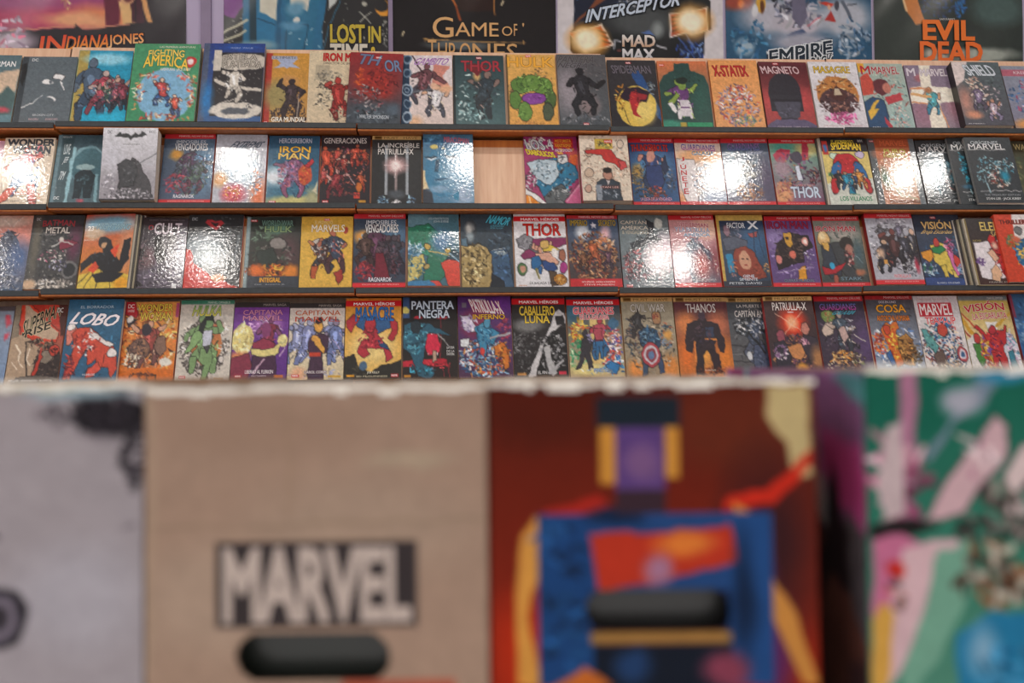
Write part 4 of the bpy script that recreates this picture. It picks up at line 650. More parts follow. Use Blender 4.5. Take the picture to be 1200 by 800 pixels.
B(4, 669, 733, 348, 'comic with red header, gold doorway and a standing red-blue figure among heroes', '''
g 2C3C50 D0B880; b 10 20 12 12 386C88; s 20 44 18 14 70 4.4 E8B030,D85028,F0D870; s 16 74 14 20 60 4.4 2C8858,3CA870,C8D8B0; b 34 90 30 8 E8D888; r 41 26 71 84 E4C478; r 40 25 72 27 3C3420; F 56 56 50 C0485C 2C6CA0 B83848 111; P B84858 48 40 64 40 62 54 50 54; P 2C6CA0 49 56 63 56 62 78 58 78 56 62 53 78 50 78; P 38363E 24 54 36 46 44 56 38 70 42 88 34 92 28 72 20 88 12 90 24 68; e 31 47 5 5 38363E 0 1; s 40 52 4 6 14 2.4 9890C0; s 86 60 14 22 110 4.4 E0A080,50509C,C84038,E8E0E8; e 86 34 10 7 3C6C90; s 80 86 20 10 90 4.4 2070B0,3890C8,D04030,E8E8E8; P 2878B8 66 86 78 80 90 86 84 96 70 94; s 50 92 26 4 24 3 8AA0B8,E0D8C0
H;T 12 13 88 22 E84858/F0D8D8 b24|GUARDIANES;T 24 23 78 28.6 D84858/F0D8D8 b14|DE LA GALAXIA;T 44 89.4 70 94 B8D0E8/3C6088 b4|MARTYR''', sp='50181C')
B(4, 735, 797, 350.5, 'sepia comic of a charging blue figure with a round striped shield, gold header band', '''
g A8A088 988468; b 20 90 16 12 E89040; b 86 88 18 14 E08838; s 50 60 46 36 200 4 7A6C58,A89880,50483E,B8A890; s 20 50 16 24 80 4 4C3C38,6C5048,384858; F 30 36 34 343438 3C3838 4C4440 112; e 66 26 9 8.6 B08058 0 1; s 66 25 6 6 16 3 983C30,C89858; P 284868 28 42 48 38 64 42 72 60 56 66 40 66 32 60; s 48 50 18 10 70 4 305C80,1C3040,6C90A8; P 38506C 36 72 46 72 40 96 30 98; P 34486A 58 72 68 70 72 94 64 96; e 49 72 17 15 B83C48 0 1; e 49 72 13 11.4 C8C0C8; e 49 72 9.6 8.4 983C48; e 49 72 6 5.2 5C7CA8; s 82 50 12 16 50 4 A86040,344858,6C8098; b 86 48 8 6 E0A048
U;T 17 8.6 84 18.6 D8D4CC/6C6450 b12|CIVIL WAR''', sp='B88C50')
B(4, 798, 862, 350.5, 'amber and violet comic with a huge dark broad-shouldered silhouette in flames', '''
g 5C3444 D07830; b 20 34 18 14 E08040; b 80 34 16 14 C86C48; b 14 74 14 20 E87020; b 86 76 14 20 E88028; b 50 72 10 14 F0A040; P 30242C 22 34 42 30 46 24 54 24 58 30 78 34 88 54 84 70 78 68 74 52 68 60 70 72 62 76 54 66 46 74 44 96 30 98 34 66 32 52 24 70 16 66 18 46; e 50 23 7 7 4A3848; P 34405C 54 38 70 38 70 50 56 50; r 52 52 74 54.6 E08838; P 302028 60 66 74 72 76 92 66 96 60 80; s 46 50 20 16 50 4 241C24,483440,30283A; s 60 92 26 6 50 3.4 5A2C20,A85028,3A2020; l 30 80 34 56 1.4 E88838
U;T 22 8.4 78 19.6 E0DCD8 b10|THANOS;T 46 90.6 66 92.6 E8D8C8 b0|EL GUANTELETE''', sp='A87C48')
B(4, 862, 922, 350.5, 'grey comic of a falling soldier tinted navy, partly covered by its right neighbour', '''
g 485058 605E60; s 50 50 48 40 60 5 54585C,6C6C70,3C4044; l 0 60 50 66 1.6 38383C; l 0 80 50 84 1.4 38383C; l 0 72 60 76 .8 7A7A7C; F 48 58 56 3C485C 50586C 2C343C 113; P 303840 8 34 34 26 44 40 34 50 14 46; s 28 38 16 10 60 4 20262C,6C7480,E0E0E0; s 56 36 16 12 60 4 303C50,C8CCD4,50607C; P 485470 44 62 66 60 72 84 62 92 40 90; s 54 78 14 12 40 4 3C4864,5C6884; e 34 74 5 6 D0D4D8; l 38 46 64 70 2 202428
U;T 20 9 84 13 E0DCD8 b6|LA MUERTE DEL;T 14 14.6 100 25 E0DCD8 b12|CAPITÁN AMÉRICA''', sp='A87C48')
B(4, 907, 966, 350, 'gold-banded dark comic with a hot red flash above two grappling fighters', '''
g 483030 3C3038; b 54 34 26 18 F03818; b 52 34 12 9 FFB080; l 20 22 80 50 .7 F8C0A0; l 76 20 30 52 .7 F8C0A0; s 50 74 46 26 220 4.4 2C2830,6C4050,C88858,48344C,A8684C; e 26 52 9 9 984858 0 1; e 78 42 8 8 C88070 0 1; P 34303C 10 60 30 56 44 70 36 92 10 94; P D08850 36 64 60 60 72 70 60 82 42 78; P 3C3440 72 50 98 54 102 84 76 82 66 66; s 22 72 12 10 40 3.4 E0D0D8,8C6490,2C2830; b 60 92 12 6 E8A030; b 94 80 12 14 B07848; s 70 60 10 4 16 3.4 E8A8B8,98607C
U;T 17 8 86 18 E8E0DC b10|PATRULLA-X;r 46 20 58 21 F0E8E8''', L=2, sp='B81C20', t=.02, rz=1)
B(4, 968, 1027, 348.5, 'dusky violet comic with ghostly pale gang and gradient blue-pink title', '''
g 3C3848 48384C; b 90 60 18 30 5A4470; s 40 60 38 34 150 4 2C2A34,50485C,6C5C6C,38343E; e 24 26 14 8 7C9850 0 1; s 24 26 10 6 24 3.4 98B060,C87050; P D8C0B0 18 34 34 32 30 48 12 52 6 44; F 50 50 50 485868 3C404C C8B0A0 114; P C8A8A0 40 42 52 38 60 52 48 60; s 64 40 8 12 30 3 C8C8D0,584C60; s 40 76 22 8 70 4 E09038,503028,F0C080; s 70 80 14 8 40 3.4 7A8848,C8B898,483C34; s 40 90 34 8 60 4 E8D8B8,B88858,584038; l 70 50 90 58 1 D8D0C0
N;T 10 10 84 18 4C78B8>C848A0/2C2838 |GUARDIANES;T 36 19 80 24 48A8C0 k12|GALAXIA''', w=1, sp='B82C38')
B(4, 1030, 1087, 348, 'red-topped comic of an orange flaming and a rocky figure on icy blue', '''
g 484850 A8B8D0; s 50 66 50 34 160 5 C8D4E8,5078B0,E8ECF4,8098C0; s 70 20 40 10 20 4 3C3C44,58585E; P E07028 20 44 36 34 44 38 56 32 60 42 52 48 60 64 56 88 40 92 36 70 28 58; s 42 60 14 22 70 4.4 F0A830,D84820,F8C850; e 34 44 7 6 D84828 0 1; P C08840 56 54 72 50 84 58 86 76 78 90 58 88 52 70; s 70 70 16 16 110 4.4 D8A050,7A5028,A87038,4C3420; s 14 62 12 14 50 4.4 D04830,E88838,8A3028; P 3868A8 24 74 34 70 40 86 32 90; s 90 76 10 12 30 4.4 54442C,786C5C
r -2 -2 104 5 C02830;T 40 1 94 3.8 F0D0D0 b0|MARVEL DELUXE;T 20 12 82 22 F0A828/3C2C1C |COSA;T 18 26 86 33 E88428/3C2C1C b10|ANTORCHA HUMANA;T 28 7 64 10 E8E0E8 b0|DOS EN UNO''', w=1, sp='B82C38')
B(4, 1088, 1141, 348.5, 'white comic with a red block title over a dense heap of tiny heroes', '''
g D8D4D8 E0D8D4; s 46 64 46 34 420 4.2 38689C,A84038,E0C098,503C48,4890A0,D8D0D8,2C3C60; P 58A0A0 4 44 16 42 30 60 38 66 26 74 12 62; s 22 60 12 12 30 3.4 70B8B0,2C5C60; e 54 36 18 8 3870A0; e 52 44 10 9 C84838 0 1; P 6C5850 22 76 42 70 50 92 26 96; e 86 76 11 9.6 C04850 0 1; e 86 76 7.6 6.6 E0D8E0; e 86 76 4.6 4 3C6898; s 60 90 30 6 50 4 B89068,E8D8C0,405070; r 8 8.6 84 27 D42C3C
T 11 10.6 82 25 FFF8F8 b16|MARVEL;T 18 28 86 37 D83840/E8D0D0 b14|TEAM-UP;T 8 3 80 6.4 C8A0A4 b0|OMNIBUS VARIANTE''', w=1, sp='D8D4D8')
B(4, 1142, 1201, 348.5, 'yellow and scarlet comic with radiating bands around a red figure with raised arms', '''
g D8B850 E0D0C8; r -2 -2 104 6 7C888C; p E8E4E0 44 34 70 34 62 56 54 56; l -2 30 50 92 4 D8A030; l -2 44 40 84 1.4 A83030; l -2 20 52 70 1.6 C84830; l 66 40 104 20 3 D8A838; p E0DCD8 -2 60 14 50 30 96 -2 102; P D8D8E4 74 44 92 50 104 70 104 102 76 102 70 70; s 88 72 12 24 60 4.4 B078B0,E0B8D0,5898B0,E8E8F0; P 3888A0 78 74 88 70 92 96 80 98; P C82C30 40 50 60 46 78 46 82 38 86 40 78 62 70 66 74 96 60 98 56 80 50 98 44 96 46 70 34 50 20 42 26 38; s 56 62 12 20 50 4 D84038,8A1C28,5A2858; e 56 45 6.6 6 C02C38 0 1; e 20 56 6 6 C83C38 0 1; P 48883C 10 62 28 64 34 80 20 92 12 78; s 34 72 10 16 50 4.4 6C4098,D04830,E8A838; s 40 94 18 6 40 4 E8B040,D04830
T 8 9 90 21 D02C38/F0E4E0 a2 s4|VISIÓN;T 22 23 92 31 D02C38/F0E4E0 a1 s2 b8|LA ESCARLATA;T 60 1.4 92 4.4 E0E0E0 b0|MARVEL LIMITED''', w=1, sp='B8A060')
B(4, 1204, 1262, 346, 'deep blue marbled cover with red spine edge, rightmost on the lowest shelf', 'g 3C6C98 2860A0; s 50 50 50 50 200 5 2060A8,78A8D0,2C4C78,A8C8E0,3878B8;r 0 0 6 30 A82C3C;T 30 8 90 18 A8A890 |TORO', w=1, sp='8A2838')
# ---------------------------------------------------------------- the rack, in its own frame (x along it, y into it, z up from the eye height)
TIER_D = {1: 3.28, 2: 3.22, 3: 3.16, 4: 3.10}
TIER_Y = {1: 147.0, 2: 239.5, 3: 337.5, 4: 445.0}
CY = math.cos(YAW)
def line_y(x):                       # horizon with the roll of the camera
    return 430 - (x - 600) * math.tan(-ROLL)
TIER_Z = {r: hit(600, TIER_Y[r], Vector((0, TIER_D[r] * CY, 0)), Vector((0, 1, 0))).z for r in TIER_D}
DEPTH = 0.045                        # from the front strip to the foot of the back board
SEAMS_PX = [-300, 55, 417, 720, 1000, 1330]
MOD_DZ = [-0.003, 0.002, 0.0, -0.004, -0.002]
UPN = Vector((0, -math.cos(LEAN), math.sin(LEAN)))         # outward normal of the leaning boards
UPV = Vector((0, math.sin(LEAN), math.cos(LEAN)))          # up along them
def tier_front(r): return TIER_D[r] * CY
SEAM_X = []
for px in SEAMS_PX:
    p = hit(px, 240, Vector((0, tier_front(2), 0)), Vector((0, 1, 0)))
    SEAM_X.append(p.x)
def module_of(x):
    for i in range(5):
        if x < SEAM_X[i + 1]: return i
    return 4
FLOOR_Z = -EYE.z

rack_names = ['leftmost display rack bay, birch boards with dark strips', 'display rack bay left of the centre, second from the left wall end', 'middle display rack bay with the empty birch spot on its second shelf', 'display rack bay right of the middle one, behind the red printed box', 'rightmost display rack bay, behind the green printed box']
BOARD_H = 0.262
for i in range(5):
    x0, x1 = SEAM_X[i] + .003, SEAM_X[i + 1] - .003
    root = empty('display_rack', RACK @ Matrix.Translation((0.5 * (x0 + x1), tier_front(4) + .10, FLOOR_Z)))
    tag(root, rack_names[i], 'display rack', 'display rack bays')
    W = x1 - x0
    base = Vector((0.5 * (x0 + x1), tier_front(4) + .10, FLOOR_Z))
    for r in (1, 2, 3, 4):
        zf = TIER_Z[r] + MOD_DZ[i]; yf = tier_front(r)
        L = Matrix.Translation(Vector((0, yf, zf)) - Vector((0, base.y, base.z)))
        yb = .125 if r < 4 else .3
        MB().bevbox(-W / 2, .004, -.0195, W / 2, yb, -.003, .002).build('shelf', M_HONEY, root, L)
        MB().bevbox(-W / 2, 0, -.0135, W / 2, .0055, .004, .0015).build('edge_strip', M_STRIP, root, L)
        bh = BOARD_H + (.045 if r == 1 else -.008)
        BM = L @ Matrix.Translation((0, DEPTH, -.003)) @ Matrix.Rotation(-LEAN, 4, 'X')
        if r == 1: bh -= (0, 0, 0, .009, .009)[i]
        rail = 0 if r == 1 else .028
        MB().box(-W / 2, 0, 0, W / 2, .009, bh - rail).build('back_board', M_BIRCH, root, BM)
        if rail: MB().box(-W / 2, .0015, bh - rail, W / 2, .009, bh).build('top_rail', M_HONEY, root, BM)
    # plinth below the lowest shelf and the two cheeks behind the boards
    z4 = TIER_Z[4] + MOD_DZ[i] - base.z - .0195
    MB().box(-W / 2, tier_front(4) + .03 - base.y, 0, W / 2, tier_front(4) + .05 - base.y, z4).build('front_panel', M_BIRCH, root)
    for sx in (-1, 1):
        xs = sx * (W / 2 - .009)
        MB().box(xs - .009, tier_front(4) + .05 - base.y, 0, xs + .009, tier_front(1) + .16 - base.y, z4).build('side_panel', M_BIRCH, root)
    MB().box(-W / 2, tier_front(1) + .14 - base.y, z4, W / 2, tier_front(1) + .16 - base.y, TIER_Z[1] - base.z + .24).build('rear_panel', M_BIRCH, root)

# ---------------------------------------------------------------- room
def struct(name, mb, mat, M=None):
    return tag(mb.build(name, mat, None, M), kind='structure')
struct('floor', MB().box(-4.6, -3.0, -.05, 4.6, 4.6, 0), M_FLOOR)
struct('ceiling', MB().box(-4.6, -1.2, CEIL, 4.6, 4.6, CEIL + .05), M_CEIL)
WALL_Y = tier_front(1) + .30
RM = RACK @ Matrix.Translation((0, 0, FLOOR_Z))
struct('wall_back', MB().box(-4.3, WALL_Y, 0, 4.3, WALL_Y + .1, CEIL - .0), M_WALL, RM)
struct('wall_left', MB().box(-4.4, -1.0, 0, -4.3, WALL_Y, CEIL), M_WALL, RM)
struct('wall_right', MB().box(4.3, -1.0, 0, 4.4, WALL_Y, CEIL), M_WALL, RM)
struct('baseboard_back', MB().box(-4.3, WALL_Y - .015, 0, 4.3, WALL_Y, .09), M_TRIM, RM)
# upright wall trim between the posters
for n, (a, b) in enumerate(((236, 248), (455.5, 460.5)), 1):
    pa = hit(a, 40, Vector((0, WALL_Y, 0)), Vector((0, 1, 0))); pb = hit(b, 40, Vector((0, WALL_Y, 0)), Vector((0, 1, 0)))
    struct('trim_%d' % n, MB().box(pa.x, WALL_Y - .012, .9, pb.x, WALL_Y, CEIL), M_TRIM, RM)

# ---------------------------------------------------------------- ceiling lamps
lamp_place = ['row of five above the rack'] * 5 + ['middle row of three'] * 3 + ['row of three above the storage boxes'] * 3
nth = ['leftmost', 'second from the left', 'middle one', 'second from the right', 'rightmost'] + ['leftmost', 'middle one', 'rightmost'] * 2
for k, (x, y) in enumerate(LAMPS):
    t = empty('ceiling_downlight', Matrix.Translation((x, y, CEIL)))
    tag(t, 'round white ceiling lamp, ' + nth[k] + ' in the ' + lamp_place[k], 'ceiling lamp', 'ceiling lamps')
    MB().disc(LAMP_R, LAMP_R + .022, -.012, 0.0).build('rim', M_WHITE, t)
    b = MB(); b.v = [(LAMP_R * math.cos(a * math.pi / 16), LAMP_R * math.sin(a * math.pi / 16), -.004) for a in range(32)]; b.f = [tuple(range(31, -1, -1))]; b.m = [0]
    b.build('diffuser', M_DIFFUSER, t)
    ld = bpy.data.lights.new('bulb', 'AREA'); ld.shape = 'DISK'; ld.size = LAMP_R * 2; ld.energy = LAMP_W; ld.color = (1, .94, .87)
    lo = bpy.data.objects.new('bulb', ld); link(lo, t); lo.matrix_local = Matrix.Translation((0, 0, -.014))

# ---------------------------------------------------------------- books
def grid(nx, nz, W, H, y, name, mat, parent, col, M=None, keep=None, curve=None):
    xs = np.linspace(-W / 2, W / 2, nx); zs = np.linspace(H, 0, nz)
    X, Z = np.meshgrid(xs, zs); Y = np.full(X.shape, y)
    if curve is not None: Y = Y + curve(X, Z)
    V = np.stack([X, Y, Z], -1).reshape(-1, 3)
    i = np.arange((nz - 1) * (nx - 1)); r = i // (nx - 1); c = i % (nx - 1); a = r * nx + c
    F = np.stack([a, a + nx, a + nx + 1, a + 1], -1)
    if keep is not None:
        F = F[keep[:-1, :-1][r, c] & keep[1:, 1:][r, c]]
    me = bpy.data.meshes.new(name)
    me.vertices.add(len(V)); me.vertices.foreach_set('co', V.ravel())
    me.loops.add(len(F) * 4); me.loops.foreach_set('vertex_index', F.ravel())
    me.polygons.add(len(F)); me.polygons.foreach_set('loop_start', np.arange(0, len(F) * 4, 4))
    me.materials.append(mat); me.update(calc_edges=True)
    o = bpy.data.objects.new(name, me); link(o, parent)
    if M is not None: o.matrix_local = M
    set_col(o, col.reshape(-1, 3))
    return o

def make_binding(W, H, t, c, root, print_copy=False):
    """two boards and a spine on the left edge, with the leaves between them"""
    bt = .0012 if t > .012 else .0005
    b = MB()
    b.box(-W / 2, -t, 0, W / 2, -t + bt, H).box(-W / 2, -bt, 0, W / 2, 0, H).box(-W / 2, -t + bt, 0, -W / 2 + bt, -bt, H)
    b.build('binding', body_mat(c), root)
    MB().box(-W / 2 + bt, -t + bt, .0015, W / 2 - .0015, -bt, H - .0015).build('page_block', M_PAGES, root)

parsed = [parse(b[5]) for b in BOOKS]
# posters and storage boxes have their lettering in the same pass (see below)
# ---------------------------------------------------------------- posters on the wall and printed storage boxes: pictures written in photo pixels
def px_ops(dsl, x0, x1, y0, y1):
    """turn a picture written in photo pixels into percent of a sheet that covers x0..x1, y0..y1"""
    fx = lambda v: '%.2f' % ((float(v) - x0) / (x1 - x0) * 100); fy = lambda v: '%.2f' % ((float(v) - y0) / (y1 - y0) * 100)
    sx = lambda v: '%.2f' % (float(v) / (x1 - x0) * 100); sy = lambda v: '%.2f' % (float(v) / (y1 - y0) * 100)
    out = []
    for ln in dsl.replace(';', '\n').split('\n'):
        ln = ln.strip()
        if not ln: continue
        h, bar, txt = ln.partition('|'); t = h.split(); k = t[0]
        if k == 'T':
            t[1:5] = [fx(t[1]), fy(t[2]), fx(t[3]), fy(t[4])]
            t = [('%s%s' % (q[0], (sy if q[0] in 'as' else sx)(q[1:]))) if (i > 5 and q[0] in 'ask') else q for i, q in enumerate(t)]
        elif k == 'r': t[1:5] = [fx(t[1]), fy(t[2]), fx(t[3]), fy(t[4])]
        elif k in 'eb': t[1:5] = [fx(t[1]), fy(t[2]), sx(t[3]), sy(t[4])]
        elif k in 'pP': t[2:] = [(fx if i % 2 == 0 else fy)(v) for i, v in enumerate(t[2:])]
        elif k == 'l': t[1:6] = [fx(t[1]), fy(t[2]), fx(t[3]), fy(t[4]), sx(t[5])]
        elif k == 's': t[1:5] = [fx(t[1]), fy(t[2]), sx(t[3]), sy(t[4])]; t[6] = sx(t[6])
        out.append(' '.join(t) + (bar + txt))
    return '\n'.join(out)

POSTERS = [
 (-22, 218, 'film poster in magenta and amber with slanted orange-red title, leftmost on the wall', '''g 8A3060 3A2C38; b 60 -80 120 80 D86850; s 80 -60 90 60 60 12 6A2848,E89858,A84060; b 30 10 60 26 A05080; b 100 0 70 24 A84478; b 60 24 90 12 C03860; b 130 20 50 14 E88858; b 90 24 40 8 F0A878; r 158 -230 230 110 241C26; s 74 0 6 14 14 3 F0C080,C07060; p 6C2038 122 -6 142 -6 140 34 124 34; p E8B878 140 0 156 0 158 26 144 34; p 4A2030 152 -10 166 -10 168 26 154 26; l 168 -6 174 24 3 E0A060; p 262028 -30 38 30 36 90 33 100 35 150 27 230 24 230 90 -30 90; p 262028 86 28 92 34 84 36; l 10 36 86 31 .8 E09070; l 94 33 150 28 .8 E09070; b 14 50 26 12 C0B0C0; s 14 40 22 20 26 5 D8C8D8,A890A8,D86888; l 160 -4 158 24 1 2A2028; e 150 -4 8 10 E0A878; e 151 -6 6 9 7A3838
T 47 43 76 62 E04828>F07038/2A2026 k3 s2 |IN;T 78 42 128 58 E85028>F0A040/2A2026 k3 s3 |DIANA;T 127 40 168 55 F08838>F0C890/2A2026 s3 |JONES''', None),
 (262, 455, 'poster with large blue angular panels and mustard lettering on a starry black ground', '''g 26262A 242426; s 430 -20 60 90 70 1 D8D8C8,A8A890; s 270 20 20 50 40 1 D8D8C8; P 7A3088 262 -30 278 -30 286 8 276 22 262 20; p 1C6C98 288 -220 400 -220 376 62 284 62; l 262 38 290 24 1.4 C8C4A8; l 262 50 288 36 1.4 C8C4A8; r 292 -220 300 56 143848; p 155A84 330 -220 338 -220 328 62 322 62; p 2078A8 304 -80 322 -70 320 56 300 56; p 1C7098 338 -80 384 -90 366 62 334 62; l 336 26 362 30 .8 124868; l 302 22 320 30 .8 124868; l 336 26 334 60 .8 124868; l 362 30 356 60 .8 124868; p D8D4C0 303 -20 326 -12 323 24 303 14; p D8D4C4 340 -40 368 -36 360 14 340 6; b 346 10 10 8 5C98B8; e 346.5 23.5 4 4 D8D8D0; p C8CCC8 384 -20 400 -14 392 4 384 12; l 398 0 376 60 .7 2C6480; b 300 54 22 6 78A0B0; b 342 30 14 5 4C90B8; s 362 46 30 14 8 1.4 C8D8E0; e 449 8 10 10 E89828; e 446 5 8.6 7.6 242426; e 427 4 2.6 2.6 B8B8A8; l 422 14 434 26 .5 C8C8B8; l 434 14 422 24 .5 C8C8B8; s 451 42 4 20 26 1 E8E8D8
T 387 29 427 50 C8B038/1C1C1E b34|LOST;T 432 31 446 49 C8B038/1C1C1E b34|IN;T 387 52 430 74 DCD4C4/1C1C1E b34|TIME;T 434 55 441 72 D8B838/1C1C1E b34|&''', None),
 (460, 652, 'near-black poster with thin golden capitals and one amber contour line', '''g 1E1A1C 221E20; s 560 -90 80 60 30 10 2A2022,402820; p 301C18 526 -60 576 -60 580 14 540 14; l 526 -10 536 8 1.2 C86828; l 536 8 540 24 1 A84C20; l 578 -30 580 18 .7 B87838; s 566 -20 12 24 14 4 50281C,2A2022; l 472 42 474 38 1 D8C8A0; l 588 6 590 2 1 D8C8A0; b 536 53 36 5 5C6468; l 498 46.5 508 46.5 .8 C89858; l 496 47.2 616 50.4 .5 C89858; l 498 47 498 50 .7 C89858; l 614 48 614 51 .6 C89858
T 507 21 531 45 E0B078 b4|G;T 533 27 584 43 E0B078 b2|AME;T 588 31 600 42 E0B078 b0|O;T 602 28 606 42 E0B078 b0|F;T 612 27 614 31 E0B078 b0|';T 501 47.5 511 74 D8A870 b0|T;T 513 51 535 73 D8A870 b0|HR;T 538 51 551 73 D8A870 b0|O;T 553 51 606 73 D8A870 b0|NES''', None),
 (654, 848, 'white-bordered poster of a black bonnet shape with two glowing lamps', '''g D8D0D4 DAD4D8; p 22283C 670 -220 825 -220 826 62 824 76 672 76; l 676 0 700 -30 1 4868A0; p 2A4068 690 26 720 6 760 -4 770 2 700 28; p 8A4C30 672 32 690 14 720 -4 700 0 678 22; P 1E2022 668 40 688 26 760 6 826 -6 832 0 832 34 800 44 790 90 700 90 668 60; b 750 24 40 18 4A4E50; b 770 34 6 8 889090; s 810 60 18 14 40 3 2848A0,6888C0,1C2848; l 804 40 822 66 .8 5070B0; l 796 44 816 70 .8 3858A0; p E8E0E0 665 40 706 30 718 54 684 62; p D84828 667 41 704 33 715 53 684 60; l 700 38 710 41 1 2A1C18; l 702 43 712 46 1 2A1C18; l 702 48 714 51 1 2A1C18; b 688 48 22 18 F0A038; b 687 48 15 13 FFF4D0; p E8E0E0 784 16 829 7 829 36 785 43; p A83C28 786 17 827 9 827 34 787 41; l 788 20 796 19 1 2A1C18; l 788 25 796 24 1 2A1C18; l 788 30 796 29 1 2A1C18; l 788 35 796 34 1 2A1C18; b 811 24 22 19 F0A848; b 810 24 15 14 FFF4D4; e 745 3 7 6 C0C4C8; e 745 3 5 4 303438; s 736 2 10 5 20 2 C8C8CC,383C40; p 5070B0 752 38 762 34 768 42; l 718 49 728 50 .8 B0B4C0; l 718 49 718 58 .8 B0B4C0; l 770 52 780 56 1 C8C8D0; l 722 60 730 58 .8 A04840
T 688 2 798 17 C8D4E4/1C2028 s22 k4 b24|INTERCEPTOR;T 729 42 767 55 E8E4E0>C8A080/2A2C30 b30|MAD;T 729 58 766 71 E8E4E4>B8BCC4/2A2C30 b30|MAX''', None),
 (851, 1022, 'icy blue and white poster with slanted outlined block capitals on black', '''g 30506C 28587C; s 930 -80 90 70 60 12 8A98A8,2C4868,D8D4D8; b 866 4 18 10 A03C28; b 868 6 4 5 F07830; b 905 20 36 22 B8B8C4; b 940 26 30 16 C0B8C4; b 990 20 32 22 B4B8C4; s 940 14 30 18 60 5 C8C8D0,707488,A8A8B8; s 925 2 18 14 30 4 2C2C34,48485C; p 6C6880 930 -10 944 -6 946 20 938 34 930 20; p 48587C 922 41 940 34 944 38 930 43; e 892 6 6 11 E0A838; e 894 10 2.6 8 6A3C20; e 884 14 4 8 D8D8DC; p D83C28 960 4 974 8 978 4 968 2; p B83430 966 24 980 24 974 12; e 972 8 2 3 E0B090; l 962 20 946 30 .7 D86878; e 981 6 3 6 484854; l 988 2 998 20 2 606878; l 994 6 1004 4 .6 383C44; b 872 56 10 10 A0B8C8; s 880 50 24 22 50 4 2C608C,3878A0,6088A8; s 1000 48 20 24 80 4 406488,8098B0,2C5070,B0BCC8; b 940 50 34 10 A8A8B8; p 243448 898 61 976 44 976 84 898 84
l 900 62.6 926 57.5 2 E4E8EC; l 946 53.6 973 48 2 E4E8EC
T 928 53 944 57.5 E4E8EC s4 b10|THE;T 901 54 974 71 24303C/E4E8EC s13 b22|EMPIRE;T 950 66 974 78 24303C/E4E8EC s4 b22|BACK''', None),
 (1025, 1199, 'dark green poster with heavy orange capitals, rightmost on the wall', '''g 26302C 303A34; b 1170 10 30 20 48605C; s 1100 -90 50 60 50 9 2A3860,A85C28,3C4840; p D88038 1060 -10 1072 -10 1078 4 1084 24 1074 30 1062 12; l 1060 -4 1064 14 1 F0C890; s 1100 4 20 18 80 3 2C3C50,28406C,34303C; s 1127 10 7 14 30 3 2468A8,2C4C80; b 1150 64 40 8 A8B0A4; b 1096 64 14 7 C0B8A8
T 1101 22 1119 24.4 D8D4CC b0|SAM RAIMI’S;T 1082 25 1141 47 F07828 b40|EVIL;T 1078 50 1150 72 F07028 b40|DEAD''', None),
]
P_Y0, P_Y1 = -221, 88
poster_parsed = [parse(px_ops(p[3], p[0], p[1], P_Y0, P_Y1), '.05') for p in POSTERS]

